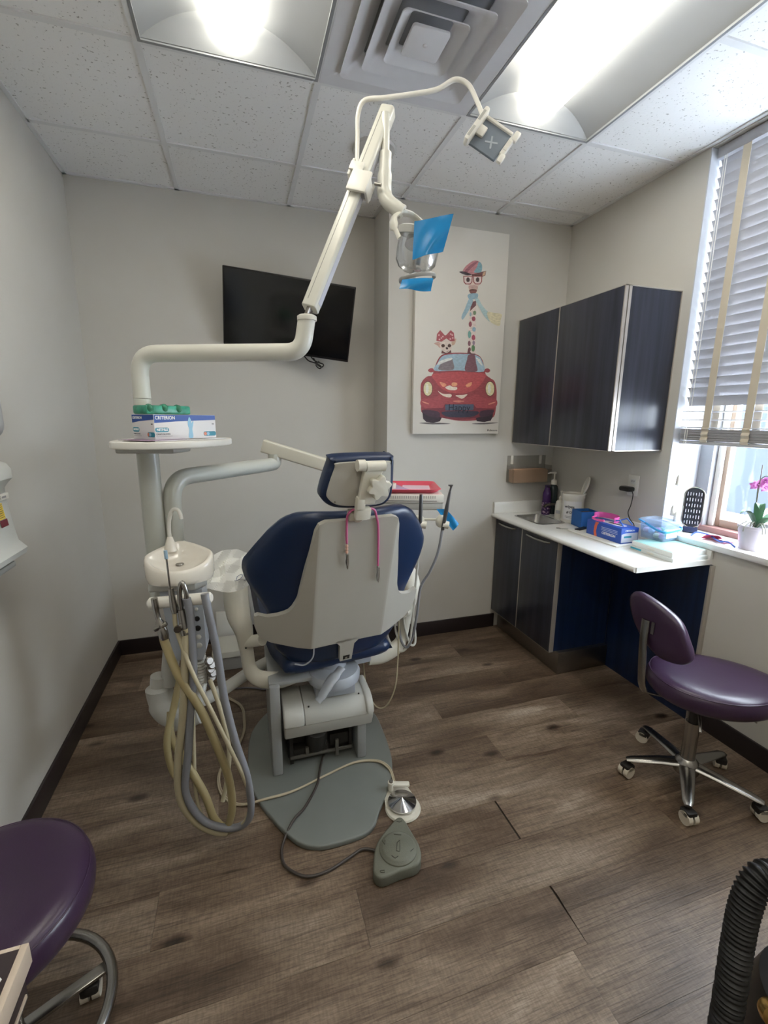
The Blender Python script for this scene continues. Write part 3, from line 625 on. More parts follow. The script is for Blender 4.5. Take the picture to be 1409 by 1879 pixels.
# worktop with backsplash
wt = thing('worktop', (1.9, 2.1, .828), 'long white worktop above the base cabinet and kneehole', 'worktop')
M_wt = mat('white_solid_surface', (226, 226, 222), .28, var=.01)
WZ0, WZ1 = .828, .853
SX0, SX1, SY0, SY1 = 1.780, 1.962, 2.365, 2.640
w = MB(); yN, yF = 1.512, YC
w.b2((1.668, yN, WZ0), (SX0, yF, WZ1), 0); w.b2((SX1, yN, WZ0), (XR, yF, WZ1)); w.b2((SX0, yN, WZ0), (SX1, SY0, WZ1)); w.b2((SX0, SY1, WZ0), (SX1, yF, WZ1))
w.build('top', M_wt, wt, smooth=False)
MB().cyl((1.668, yN+.004, .8405), (1.668, yF, .8405), .0124, n=14).build('front_edge', M_wt, wt)
s = MB(); s.b2((1.668, YC-.018, WZ1), (XR, YC, .935), .003); s.b2((XR-.018, WY1, WZ1), (XR, YC-.018, .935), .003); s.b2((XR-.018, yN, WZ1), (XR, WY1, SILL-.031), .002); tag(s.build('backsplash', M_wt), 'low white backsplash strip along the walls behind the worktop', 'backsplash')
sk = thing('sink', (1.9, 2.5, .70), 'small rectangular stainless steel sink set into the worktop', 'sink')
M_sink = mat('sink_steel', (176, 176, 176), .22, 1, var=.05, vscale=30)
b = MB(); top = rrect(SX1-SX0, SY1-SY0, .03, 5); bot = rrect(SX1-SX0-.03, SY1-SY0-.03, .045, 5); n_ = len(top); cx, cy = (SX0+SX1)/2, (SY0+SY1)/2
rim = rrect(SX1-SX0+.03, SY1-SY0+.03, .038, 5)
vs = [(cx+p[0], cy+p[1], WZ1+.0012) for p in rim] + [(cx+p[0], cy+p[1], WZ1+.0018) for p in top] + [(cx+p[0], cy+p[1], WZ1-.11) for p in bot] + [(cx+p[0]*.93, cy+p[1]*.93, WZ1-.125) for p in bot]
fs = []
for r_ in range(3): fs += [[r_*n_+q, r_*n_+(q+1) % n_, (r_+1)*n_+(q+1) % n_, (r_+1)*n_+q] for q in range(n_)]
fs.append([3*n_+q for q in range(n_)]); b.add(vs, fs); b.build('basin', M_sink, sk, ang=50)
MB().lathe([(.0, .003), (.018, .003), (.022, 0), (.022, -.002)], Matrix.Translation((cx, cy, WZ1-.125)), 20).build('drain', M_chrome, sk)

# ================================================================== TELEVISION
TVM = Matrix.Translation((.306, 2.85, 2.075)) @ Matrix.Rotation(-.253, 4, 'Z') @ Matrix.Rotation(.309, 4, 'X') @ Matrix.Rotation(.129, 4, 'Y')
tv = thing('television', (.306, 2.9, 1.8), 'black flat screen television tilted crookedly on the far wall', 'television')
TW, TH = .742, .742*9/16
M_bez = mat('tv_bezel_black', (14, 14, 15), .35)
b = MB(TVM); b.box((0, .018, 0), (TW, .03, TH), .004); b.box((0, .035, -.05), (TW*.7, .03, TH*.6), .01); b.build('casing', M_bez, tv)
MB(TVM).b2((-TW/2+.008, -.0005, -TH/2+.014), (TW/2-.008, .004, TH/2-.008)).build('screen', mat('dark_screen', (10, 12, 16), .12, var=.02, spec=.6), tv)
bm_ = MB(); bm_.b2((.24, YF-.02, 1.98), (.40, YF, 2.2), .003); bm_.b2((.29, 2.90, 2.06), (.34, YF-.01, 2.12), .003); bm_.build('wall_bracket', M_black, tv)
c = MB(); c.tube(spline([(.40, 2.95, 1.88), (.43, 2.94, 1.845), (.47, 2.92, 1.83), (.50, 2.90, 1.81), (.49, 2.89, 1.795), (.47, 2.90, 1.815), (.49, 2.91, 1.84)], 6), .004, 6)
c.tube(spline([(.44, 2.95, 1.88), (.46, 2.93, 1.85), (.485, 2.92, 1.835), (.515, 2.90, 1.822), (.505, 2.90, 1.806), (.48, 2.91, 1.82), (.46, 2.93, 1.86)], 6), .004, 6)
c.build('coiled_cable', M_black, tv)

# ================================================================== PAINTING
pa = thing('canvas_painting', (1.345, YC-.017, 1.406), 'tall white canvas painting of a giraffe and small dog in a red car', 'painting')
PX0, PX1, PZ0, PZ1, PY = 1.039, 1.651, 1.406, 2.616, 2.711
M_canvas = mat('white_canvas', (226, 222, 214), .7, var=.015, bump=.15, bscale=500)
MB().b2((PX0, PY, PZ0), (PX1, YC-.001, PZ1), .002).build('canvas', M_canvas, pa)
parts = {}
for part, col, sm, lay, pts in PAINT:
    q = [(p.x, p.z) for p in spline([(a, 0, b_) for a, b_ in pts], 4, True)] if sm else pts
    mb = parts.setdefault(part, [MB(), []])
    key = 'paint_%d_%d_%d' % col
    col = tuple(min(255, int(x*.88+30)) for x in col)
    m = mat(key, col, .6, var=.20, vscale=45, vstretch=(1, 1, 3))
    if m not in mb[1]: mb[1].append(m)
    mb[0].mi = mb[1].index(m)
    mb[0].prism(q, 0, .00025, Matrix(((1, 0, 0, 0), (0, 0, -1, PY-.0002-lay*.0003), (0, 1, 0, 0), (0, 0, 0, 1))))
for part, (mb, ms) in parts.items(): mb.build(part, ms, pa, smooth=False)
FRONT = Matrix(((1, 0, 0, 0), (0, 0, -1, 0), (0, 1, 0, 0), (0, 0, 0, 1)))    # text facing -Y
text('plate_lettering', 'Happy', .060, Matrix.Translation((1.355, PY-.0020, 1.570)) @ FRONT, mat('paint_navy', (38, 44, 62), .6), pa, sx=1.0)
text('signature', 'Rdeem', .018, Matrix.Translation((1.605, PY-.0006, 1.428)) @ FRONT, mat('paint_ink', (40, 40, 44), .6), pa, sx=1.5)
# ================================================================== DENTAL CHAIR
ch = thing('dental_chair', (.27, 1.75, 0), 'navy blue dental chair with grey back shell, seen from behind, in mid room', 'dental chair')
M_navy = mat('navy_vinyl', (24, 42, 74), .34, var=.06, vscale=5, bump=.12, bscale=260)
M_shell = mat('grey_back_shell', (176, 173, 164), .42, var=.02)
M_plate = mat('grey_base_plate', (112, 116, 112), .42, var=.04)
M_bgrey = mat('blue_grey_enamel', (164, 170, 178), .35)
CB = Vector((.368, 1.671, .553)); _t = math.radians(8); _p = math.radians(15)
CH = Vector((math.cos(_t), math.sin(_t), 0)); _nb = Vector((math.sin(_t), -math.cos(_t), 0)); CU = Vector((0, 0, math.cos(_p))) + _nb*math.sin(_p)
CN = CH.cross(CU); CF = -_nb                       # CN: out of the back; CF: level, the way the chair faces
def PB(s, t, w=0): return CB + CH*s + CU*t - CN*w
def interp(tab, x):
    for (a, b), (c, d) in zip(tab, tab[1:]):
        if a <= x <= c: return b+(d-b)*(x-a)/max(1e-9, c-a)
    return tab[0][1] if x < tab[0][0] else tab[-1][1]
# back cushion with forward-curving wings
half = [(-.06, .20), (.02, .27), (.10, .285), (.20, .30), (.25, .325), (.295, .352), (.34, .374), (.385, .384), (.42, .380), (.48, .345), (.54, .305), (.585, .266), (.612, .232), (.624, .19), (.630, .14)]
def back_pt(u, v, side):
    t = -.06+.690*v; W = interp(half, t); s = W*u
    w0 = .022+.11*(abs(s)/.38)**2.0
    e = max(0, 1-abs(u)**7)**.5*max(0, 1-abs(2*v-1)**14)**.5
    return PB(s, t, w0+(.085*e if side else 0)-(0 if side else 0)+.02*(1-e))
b = MB(); b.grid(lambda u, v: back_pt(2*u-1, v, 1), 40, 44); b.grid(lambda u, v: back_pt(2*u-1, v, 0), 40, 44)
o = b.build('backrest_cushion', M_navy, ch)
# merge the rim
bmx = bmesh.new(); bmx.from_mesh(o.data); bmesh.ops.remove_doubles(bmx, verts=bmx.verts, dist=.0006); bmesh.ops.recalc_face_normals(bmx, faces=bmx.faces); bmx.to_mesh(o.data); bmx.free()
# back shell
hi = [(0, .620), (.13, .622), (.150, .612), (.160, .585), (.172, .50), (.19, .40), (.203, .30), (.215, .262), (.235, .232), (.27, .212), (.305, .200), (.335, .206), (.348, .196)]
lo = [(0, .070), (.06, .070), (.20, .068), (.29, .080), (.325, .094), (.34, .115), (.348, .15)]
cols = sorted(set([round(x*.0116, 4) for x in range(-30, 31)] + [-.150, -.155, -.160, -.165, .150, .155, .160, .165, -.172, .172, -.348, .348, .203, -.203]))
def shell_w(s): a = abs(s); return .0 if a < .15 else (a-.15)*.48
b = MB(); vs = []; fs = []
NR = 10
for sd in (0, 1):
    for s_ in cols:
        tl, th_ = interp(lo, abs(s_)), interp(hi, abs(s_))
        for r in range(NR+1):
            t = tl+(th_-tl)*r/NR; vs.append(PB(s_, t, shell_w(s_)-.004+(.020 if sd else 0)))
nc = len(cols); K = NR+1
for sd in (0, 1):
    o_ = sd*nc*K
    for i in range(nc-1):
        for r in range(NR): fs.append([o_+i*K+r, o_+(i+1)*K+r, o_+(i+1)*K+r+1, o_+i*K+r+1])
for i in range(nc-1):
    for r in (0, NR): fs.append([i*K+r, (i+1)*K+r, nc*K+(i+1)*K+r, nc*K+i*K+r])
for i in (0, nc-1):
    for r in range(NR): fs.append([i*K+r, i*K+r+1, nc*K+i*K+r+1, nc*K+i*K+r])
b.add(vs, fs)
MBk = frame(CB, CH, CN)
b.prism([(-.052, .08), (-.030, .052), (-.024, -.03), (.027, -.03), (.031, .052), (.058, .08)], -.016, .004, MBk)
o = b.build('back_shell', M_shell, ch, ang=30)
MB().prism([(-.012, -.022), (.016, -.022), (.016, -.004), (-.012, -.004)], .004, .006, MBk).build('bracket_slot', M_black, o)
MB().box((-.0, -.013, .008), (.012, .010, .004), .001, MBk).build('bracket_bolt', M_chrome, o)
# headrest
HO = PB(0, 0, 0) + (Vector((.394, 1.445, 1.286)) - PB(0, .777, 0)); HO = Vector((.394, 1.445, 1.286)); 
_hc = PB(-.03, .777); _d = (HO-CB).dot(CN)                            # headrest plane lies _d behind the back plane
MHd = frame(CB + CN*_d, CH, CN)
hp = [(-.123, .873), (-.140, .850), (-.163, .755), (-.158, .722), (-.122, .692), (-.06, .680), (.050, .678), (.088, .694), (.104, .735), (.096, .836), (.090, .862), (.072, .874)]
hpl = [(p.x, p.y) for p in spline([(a, c, 0) for a, c in hp], 4, True)]
hpl = [(-.030+(a+.030)*.97, .768+(c-.776)*.95) for a, c in hpl]
MB().prism(hpl, -.058, .0, MHd, bev=.016, seg=4).build('headrest_cushion', M_navy, ch)
cxm, cym = -.030, .768
hin = [(cxm+(a-cxm)*.87, cym+(c-cym)*.845) for a, c in hpl]
o = MB().prism(hin, -.004, .006, MHd, bev=.003, seg=2).build('headrest_plate', M_shell, ch)
for q in ((-.025, .852), (-.115, .712)): MB().sph((q[0], q[1], .007), .003, MHd, 10, 6).build('screw', M_chrome, o)
hb = MB()
hb.cyl(MHd @ Vector((-.056, .842, .024)), MHd @ Vector((-.030, .842, .024)), .019, n=20)
hb.cyl(MHd @ Vector((-.027, .838, .024)), MHd @ Vector((.040, .838, .024)), .018, n=20)
hb.prism([(-.030, .838), (.036, .838), (.030, .775), (.020, .705), (-.040, .705), (-.036, .77)], .010, .030, MHd, bev=.004)
hb.box((-.028, .706, .016), (.034, .050, .030), .010, MHd); hb.box((-.013, .664, .010), (.056, .044, .026), .006, MHd)
o = hb.build('headrest_bracket', M_cream, ch)
kn = [((.036+.0065*math.cos(6*a))*math.cos(a+.3)+.022, (.036+.0065*math.cos(6*a))*math.sin(a+.3)+.770) for a in [2*math.pi*i/72 for i in range(72)]]
MB().prism(kn, .030, .052, MHd, bev=.003).build('star_knob', M_cream, o)
MB().cyl(MHd @ Vector((.022, .770, .028)), MHd @ Vector((.022, .770, .034)), .018).build('knob_collar', M_cream, o)
ps = MB(); ps.box((-.012, .640, .0), (.075, .040, .034), .008, MBk); ps.tube([PB(-.012, .63, -.0), MHd @ Vector((-.012, .665, .008))], [.022, .020], 14)
ps.build('headrest_post', M_cream, ch)
# seat and leg rest
zt = [(0, .545), (.20, .555), (.50, .585), (.80, .640), (1.18, .700)]; wt_ = [(0, .24), (.15, .265), (.5, .265), (.9, .235), (1.12, .20), (1.18, .15)]; tk = [(0, .085), (.5, .11), (1.18, .07)]
def seat_pt(u, v, top):
    f = .05+1.18*v; W = interp(wt_, f-.05); s = W*(2*u-1); e = max(0, 1-abs(2*u-1)**8)**.5*max(0, 1-abs(2*v-1)**26)**.5
    z = interp(zt, f-.05); t = interp(tk, f-.05)
    p = CB + CH*s + CF*f; mid = z-t/2
    return Vector((p.x, p.y, mid + (t/2*e if top else -t/2*e) - (.012*(1-(2*u-1)**2)*e if top else 0)))
b = MB(); b.grid(lambda u, v: seat_pt(u, v, 1), 24, 44); b.grid(lambda u, v: seat_pt(u, v, 0), 24, 44)
o = b.build('seat_cushion', M_navy, ch)
bmx = bmesh.new(); bmx.from_mesh(o.data); bmesh.ops.remove_doubles(bmx, verts=bmx.verts, dist=.0006); bmesh.ops.recalc_face_normals(bmx, faces=bmx.faces); bmx.to_mesh(o.data); bmx.free()
sf = MB(); sf.box((0, .42, -.115), (.34, .60, .05), .01, frame(CB, CH, (0, 0, 1))); sf.build('seat_frame', M_bgrey, ch)
# armrests (left one and its mirror image)
arm = [(-.040, 2.12, .810), (-.045, 1.98, .812), (-.048, 1.84, .790), (-.040, 1.775, .730), (-.024, 1.765, .665), (-.018, 1.782, .576), (-.012, 1.795, .495), (.005, 1.795, .448), (.045, 1.795, .420), (.110, 1.80, .405), (.175, 1.81, .405)]
rad = [.030, .046, .050, .046, .036, .027, .027, .031, .036, .037, .030]
def mirror(p): v = Vector(p)-CB; return CB+v-2*v.dot(CH)*CH
for sgn in (0, 1):
    pts = spline([mirror(p) if sgn else p for p in arm], 5)
    rr = [interp(list(zip(range(len(rad)), rad)), i/5) for i in range(len(pts))]
    b = MB(); b.tube(pts, rr, 16, flat=(.72, 1.0)); o = b.build('armrest', M_cream, ch)
    p0, p1 = Vector((-.016, 1.775, .610)), Vector((.045, 1.72, .640))
    if sgn: p0, p1 = mirror(p0), mirror(p1)
    MB().cyl(p0, p1, .024).build('pivot', M_cream, o)
    q = Vector((-.040, 1.748, .596)); q = mirror(q) if sgn else q
    MB().sph(q+Vector((.02, .005, 0)), .004, None, 8, 6).build('screw_hole', M_black, o)
# base plate
bo = [(-.035, 1.938), (-.037, 1.719), (-.006, 1.600), (.059, 1.465), (.121, 1.372), (.179, 1.335), (.236, 1.326), (.345, 1.331), (.399, 1.356), (.440, 1.415), (.529, 1.548), (.572, 1.668), (.588, 1.837), (.584, 1.993), (.53, 2.14), (.44, 2.26), (.32, 2.30), (.20, 2.27), (.08, 2.17), (.0, 2.06)]
MB().prism([(p.x, p.y) for p in spline([(a, c, 0) for a, c in bo], 4, True)], 0, .022, bev=.006).build('base_plate', M_plate, ch)
# pedestal
M_ped = mat('pedestal_grey', (152, 155, 155), .4)
for x0, x1, y0, z1 in ((.060, .102, 1.700, .435), (.424, .464, 1.700, .262)):
    MB().b2((x0, y0, .022), (x1, 2.10, z1), .006).build('pedestal_leg', M_ped, ch)
b = MB(); b.b2((.060, 1.72, .425), (.235, 2.10, .442), .004); b.b2((.235, 1.87, .400), (.464, 2.10, .442), .004); b.b2((.424, 1.87, .25), (.464, 2.10, .41), .004); b.build('pedestal_deck', M_ped, ch)
prof = [(1.84, .335), (1.735, .330), (1.700, .318), (1.668, .282), (1.666, .262), (1.84, .262)]
low = [(1.84, .262), (1.670, .258), (1.668, .248), (1.690, .196), (1.84, .186)]
MX = Matrix(((0, 0, 1, 0), (1, 0, 0, 0), (0, 1, 0, 0), (0, 0, 0, 1)))
o = MB().prism(prof, .196, .470, MX, bev=.004).build('lift_cover', M_grey, ch)
MB().prism([(a-.006 if a < 1.8 else a, c+.004) for a, c in prof], .110, .1945, MX, bev=.008).build('cover_cheek', M_grey, o)
MB().prism([(a-.008 if a < 1.8 else a, c+.005) for a, c in prof], .455, .490, MX, bev=.010).build('cover_cheek', M_grey, o)
MB().prism(low, .112, .488, MX, bev=.008).build('cover_underside', M_grey, ch)
for q in ((.215, 1.70, .322), (.435, 1.72, .329)): MB().sph(q, .004, None, 8, 6).build('screw', M_black, o)
lm = MB(); lm.b2((.13, 1.78, .03), (.40, 2.02, .15), .004); lm.b2((.15, 1.735, .05), (.30, 1.79, .10), .004); lm.b2((.31, 1.75, .075), (.40, 1.79, .13), .003); lm.cyl((.25, 1.76, .10), (.25, 1.72, .20), .045)
lm.b2((.135, 1.735, .035), (.15, 1.80, .17)); lm.b2((.395, 1.74, .05), (.408, 1.80, .18)); lm.build('lift_mechanism', mat('dark_machinery', (46, 44, 42), .5, .3, var=.2, vscale=30), ch)
lm = MB(); lm.b2((.135, 1.728, .060), (.405, 1.736, .074), .002); lm.b2((.20, 1.722, .078), (.215, 1.735, .11), .002); lm.b2((.33, 1.722, .04), (.345, 1.735, .12), .002); lm.build('mechanism_rail', mat('dull_grey_metal', (120, 118, 112), .45, .6), ch)
sw = MB(); sw.lathe([(0, 0), (.098, 0), (.112, .008), (.114, .035), (.104, .05), (0, .052)], Matrix.Translation((.335, 1.765, .395)), 36); sw.b2((.25, 1.72, .335), (.42, 1.80, .40), .004); sw.cyl((.335, 1.80, .40), (.345, 1.80, .52), .06)
sw.build('swivel_housing', M_bgrey, ch)
lv = MB(); lv.tube(spline([(.243, 1.625, .390), (.262, 1.632, .408), (.290, 1.650, .438), (.318, 1.668, .458), (.356, 1.694, .478)], 6), [.018, .021, .024, .026, .020], 12, flat=(.55, 1.1)); lv.build('release_lever', M_bgrey, ch)
# loose wire under the back
lw = MB(); lw.tube(spline([PB(-.135, .075, .01), PB(-.140, .02, .0), PB(-.165, -.03, .02), PB(-.20, -.035, .04)], 6), .003, 6); lw.build('wire', mat('pale_wire', (190, 196, 206), .5), ch)

# ------------------------------------------------------------------ pink bib cord with clips, hung round the headrest post
bc_ = thing('bib_cord', PB(.02, .35, -.02), 'pink bib cord with two metal clips hanging down the back shell', 'bib cord')
M_pink = mat('pink_cord', (206, 104, 150), .5)
c1 = [PB(-.022, .668, -.028), PB(-.045, .672, -.026), PB(-.056, .645, -.014), PB(-.053, .60, -.010), PB(-.050, .56, -.010), PB(-.047, .533, -.011)]
c2 = [PB(.020, .672, -.024), PB(.040, .662, -.020), PB(.054, .635, -.012), PB(.066, .60, -.010), PB(.074, .55, -.010), PB(.082, .48, -.010), PB(.088, .420, -.011)]
b = MB(); b.tube(spline(c1, 5), .0042, 8); b.tube(spline(c2, 5), .0042, 8); b.tube(spline([PB(-.022, .668, -.028), PB(-.005, .672, -.034), PB(.020, .672, -.024)], 5), .0042, 8); b.build('cord', M_pink, bc_)
M_clip = mat('clip_metal', (150, 146, 138), .35, .8)
bd = MB()
for i in range(3): bd.sph(PB(-.046+.001*i, .522-.012*i, -.011), (.0055, .0055, .0075), None, 10, 8)
bd.build('bead', mat('peach_bead', (214, 170, 150), .4), bc_)
for (s0, t0, s1, t1) in ((-.043, .490, -.036, .428), (.089, .415, .096, .348)):
    k = MB(); d = Vector((s1-s0, t1-t0)); nrm = Vector((-d.y, d.x)).normalized()
    for q in (-1, 1):
        k.prism([(s0+nrm.x*.002*q-nrm.x*.002, t0+nrm.y*.002*q), (s0+nrm.x*.002*q+nrm.x*.002, t0), (s0+d.x*.55+nrm.x*.0045*q, t0+d.y*.55), (s1+nrm.x*.0015, t1), (s1-nrm.x*.0015, t1)], .008+.004*(q+1), .0105+.004*(q+1), MBk)
    k.build('clip', M_clip, bc_)
# ------------------------------------------------------------------ paper bib on the armrest
random.seed(5); CRUMPLE = [[random.uniform(-.010, .024) for _ in range(8)] for _ in range(7)]
def paper(u, v):
    a = Vector((-.150, 1.725, .970)); b_ = Vector((.002, 1.815, .975)); c_ = Vector((-.148, 1.668, .882)); d_ = Vector((.004, 1.735, .858))
    p = (a*(1-u)+b_*u)*(1-v)+(c_*(1-u)+d_*u)*v
    gu, gv = u*6, v*5; iu, iv = min(int(gu), 5), min(int(gv), 4); fu, fv = gu-iu, gv-iv
    if fu+fv < 1: w = CRUMPLE[iv][iu]*(1-fu-fv)+CRUMPLE[iv][iu+1]*fu+CRUMPLE[iv+1][iu]*fv
    else: w = CRUMPLE[iv+1][iu+1]*(fu+fv-1)+CRUMPLE[iv+1][iu]*(1-fu)+CRUMPLE[iv][iu+1]*(1-fv)
    e = .012*math.sin(5*u+2)*(v > .85)+.010*math.sin(6*v)*(u < .1)
    return p+Vector((-.25, -.75, .6))*w+Vector((0, 0, e+.022*math.sin(math.pi*u)*(1-v)))
b = MB(); b.grid(paper, 30, 25); b.grid(lambda u, v: paper(u, v)+Vector((0, .0012, -.0012)), 30, 25)
pb = thing('paper_bib', (-.07, 1.74, .86), 'crumpled white paper bib draped between the cuspidor and the armrest', 'paper bib')
b.build('sheet', mat('white_tissue_paper', (244, 245, 240), .85, bump=.3, bscale=50), pb, smooth=False)
dm = MB(); dm.tube(spline([paper(.72, .70)+Vector((0, -.003, .002)), paper(.84, .66)+Vector((0, -.003, .002)), paper(.90, .74)+Vector((0, -.003, .002)), paper(.82, .82)+Vector((0, -.003, .002)), paper(.72, .80)+Vector((0, -.003, .002)), paper(.73, .70)+Vector((0, -.003, .002))], 5), .0010, 5); dm.tube([paper(.66, .80)+Vector((0, -.003, .002)), paper(.96, .86)+Vector((0, -.003, .002))], .0008, 5)
dm.build('pen_mark', mat('blue_ink', (90, 100, 140), .6), pb)
# ================================================================== SUPPORT UNIT: column, tray, cuspidor, hoses
M_pole = mat('grey_green_enamel', (186, 188, 180), .30)
M_cusp = mat('ivory_porcelain', (232, 226, 214), .15, coat=.5)
un = thing('dental_support_unit', (-.25, 1.66, .38), 'dental support unit with grey pole, round tray and ivory cuspidor left of the chair', 'dental unit')
PXY = (-.300, 1.712)
b = MB(); b.lathe([(.026, 0), (.026, .46)], Matrix.Translation((*PXY, .965)), 28); b.lathe([(.034, 0), (.034, .20), (.0335, .205)], Matrix.Translation((*PXY, .86)), 28)
b.build('pole', M_pole, un)
MB().lathe([(.0345, 0), (.0345, .36), (.0345, .368)], Matrix.Translation((*PXY, 1.062)), 28).build('pole_sleeve', M_pole, un)
# tray table
tp = [(-.378, 1.57), (-.35, 1.525), (-.28, 1.505), (-.19, 1.525), (-.11, 1.58), (-.045, 1.70), (-.03, 1.80), (-.07, 1.86), (-.20, 1.875), (-.33, 1.85), (-.375, 1.76), (-.386, 1.66)]
o = MB().prism([(p.x, p.y) for p in spline([(a, c, 0) for a, c in tp], 4, True)], 1.402, 1.424, bev=.004).build('tray_table', M_white, un)
MB().prism([(-.37, 1.60), (-.20, 1.56), (-.16, 1.66), (-.20, 1.80), (-.36, 1.80)], 1.385, 1.402, bev=.006).build('tray_bracket', mat('clear_grey_plastic', (176, 176, 172), .3), o)
# cuspidor body and bowl
def ring_pts(f, z, n=40):
    out = []; sl = max(0, min(1, (z-.965)/.05))
    for i in range(n):
        a = 2*math.pi*i/n; x, y = math.cos(a), math.sin(a)
        hw_ = .110-.040*max(0, y)**1.2; out.append((-.216+hw_*f*x*(1-.25*max(0, y)**1.5), 1.612+(.078 if y < 0 else .062)*f*y, z+sl*(.52*((.078 if y < 0 else .062)*f*y+.078)-.030)))
    return out
def loft(mb, rings, cap0=True, cap1=True):
    n = len(rings[0]); vs = [p for r in rings for p in r]; fs = []
    for k in range(len(rings)-1):
        for i in range(n): fs.append([k*n+i, k*n+(i+1) % n, (k+1)*n+(i+1) % n, (k+1)*n+i])
    if cap0: fs.append(list(range(n))[::-1])
    if cap1: fs.append([(len(rings)-1)*n+i for i in range(n)])
    mb.add(vs, fs)
b = MB(); loft(b, [ring_pts(.80, .955), ring_pts(.93, .957), ring_pts(.985, .975), ring_pts(1.0, 1.012), ring_pts(.985, 1.026), ring_pts(.95, 1.034), ring_pts(.90, 1.034), ring_pts(.84, 1.029), ring_pts(.76, 1.020), ring_pts(.55, 1.010), ring_pts(.25, 1.003), ring_pts(.06, 1.001)])
b.build('cuspidor_bowl', M_cusp, un, ang=60)
b = MB(); b.lathe([(.0, .0), (.012, 0), (.014, -.003)], Matrix.Translation((-.216, 1.61, 1.012)), 16); b.build('bowl_drain', M_chrome, un)
b = MB(); b.tube(spline([(-.244, 1.655, 1.055), (-.246, 1.650, 1.12), (-.240, 1.645, 1.165), (-.228, 1.636, 1.192), (-.212, 1.628, 1.194), (-.203, 1.622, 1.178), (-.201, 1.620, 1.163)], 6), .0065, 10); b.build('water_spout', M_white, un)
MB().lathe([(.022, 0), (.018, .02), (.010, .045), (.008, .05)], Matrix.Translation((-.246, 1.652, 1.048)), 18).build('spout_base', M_cusp, un)
b = MB(); b.prism([(-.315, 1.585), (-.17, 1.565), (-.135, 1.60), (-.135, 1.72), (-.32, 1.75)], .925, .957, bev=.01); b.build('cuspidor_deck', M_grey, un)
b = MB(); loft(b, [[(x, y, .925) for x, y in ((-.285, 1.60), (-.150, 1.575), (-.140, 1.68), (-.29, 1.71))], [(x, y, .70) for x, y in ((-.262, 1.595), (-.150, 1.575), (-.145, 1.66), (-.262, 1.69))], [(x, y, .66) for x, y in ((-.250, 1.605), (-.165, 1.585), (-.16, 1.65), (-.25, 1.68))]])
o = b.build('support_body', M_bgrey, un, ang=20)
FD = frame((-.172, 1.5772, .74), (.98, -.18, 0), (-.18, -.98, 0))
for k, (yy, r) in enumerate(((.115, .006), (.080, .009), (.045, .010), (.012, .009), (-.02, .010))):
    MB().lathe([(r, 0), (r, .003), (r*.6, .005), (0, .005)], FD @ Matrix.Translation((0, yy, -.001)), 16).build('control_knob', M_black if k in (1, 2) else M_grey, o)
# ribbed conduit and lower housing
cp = spline([(-.185, 1.63, .68), (-.183, 1.635, .60), (-.19, 1.65, .52), (-.21, 1.67, .45)], 14)
b = MB(); b.tube(cp, [.021 if i % 2 else .026 for i in range(len(cp))], 14); b.build('ribbed_conduit', M_grey, un)
b = MB(); b.tube(spline([(-.33, 1.70, .56), (-.335, 1.70, .50), (-.315, 1.69, .43), (-.26, 1.675, .39), (-.20, 1.67, .40)], 6), [.030, .046, .052, .050, .040], 18); b.build('lower_housing', M_grey, un)
b = MB(); b.cyl((-.28, 1.70, .66), (-.30, 1.70, .52), .03); b.tube(spline([(-.22, 1.70, .42), (-.12, 1.80, .40), (.0, 1.92, .40), (.10, 1.98, .41)], 5), .025, 14); b.build('mount_arm', M_grey, un)
mf = MB()
for i in range(5): mf.lathe([(.012, 0), (.016, .004), (.016, .012), (.012, .016)], frame((-.150+.006*(i % 2), 1.60+.01*i, .645-.022*i), (1, 0, 0), (.5, -.7, .3)), 10)
mf.build('hose_fitting', M_steel, un)
# holder bar
b = MB(); b.tube([(-.298, 1.487, .927), (-.292, 1.485, .928), (-.115, 1.432, .947), (-.109, 1.430, .9475)], [.012, .0185, .0185, .012], 16); o = b.build('holder_bar', M_white, un)
b = MB(); b.tube([(-.20, 1.460, .937), (-.215, 1.58, .935)], .012, 10); b.build('holder_link', M_grey, un)
# instruments on the bar
M_hgrey = mat('grey_hose', (128, 130, 136), .45); M_hyel = mat('yellowed_hose', (160, 147, 108), .45); M_hcream = mat('cream_hose', (176, 167, 140), .45)
def bar(t): return Vector((-.298+.189*t, 1.487-.057*t, .927+.0205*t))
I1 = MB(); p = bar(.14)+Vector((0, -.022, .012))
I1.tube(spline([p+Vector((-.004, 0, .012)), p+Vector((0, -.002, -.04)), p+Vector((.010, -.006, -.085))], 5), [.010, .0085, .013], 14); I1.lathe([(.013, 0), (.015, .01), (.015, .03), (.013, .04)], frame(p+Vector((.010, -.006, -.082)), (1, 0, 0), (.15, -.05, -1)), 14)
I1.box((0, 0, 0), (.042, .014, .016), .004, frame(p+Vector((.008, -.010, -.078)), (1, .1, .45), (0, -1, .1)))
I1.build('suction_valve', M_chrome, un)
I2 = MB(); p = bar(.42)+Vector((0, -.02, .02)); I2.cyl(p+Vector((-.008, 0, .02)), p+Vector((-.010, -.004, .13)), .0028, n=10); I2.tube([p+Vector((-.006, 0, .03)), p+Vector((-.002, 0, -.03))], [.008, .012], 12); I2.tube([p+Vector((-.002, 0, -.03)), p+Vector((.0, -.004, -.05))], [.012, .009], 12)
I2.build('air_water_syringe', M_chrome, un)
MB().cyl(p+Vector((-.010, -.004, .126)), p+Vector((-.0106, -.0045, .152)), .0052, n=10).build('syringe_tip', mat('pale_blue_plastic', (150, 178, 198), .4), un)
I3 = MB(); p = bar(.52)+Vector((0, -.024, .0)); q = bar(.62)+Vector((0, -.024, 0))
I3.tube(spline([p+Vector((0, 0, -.03)), p+Vector((0, 0, .035)), (p+q)/2+Vector((0, 0, .066)), q+Vector((0, 0, .035)), q+Vector((0, 0, .0))], 6), .0075, 12)
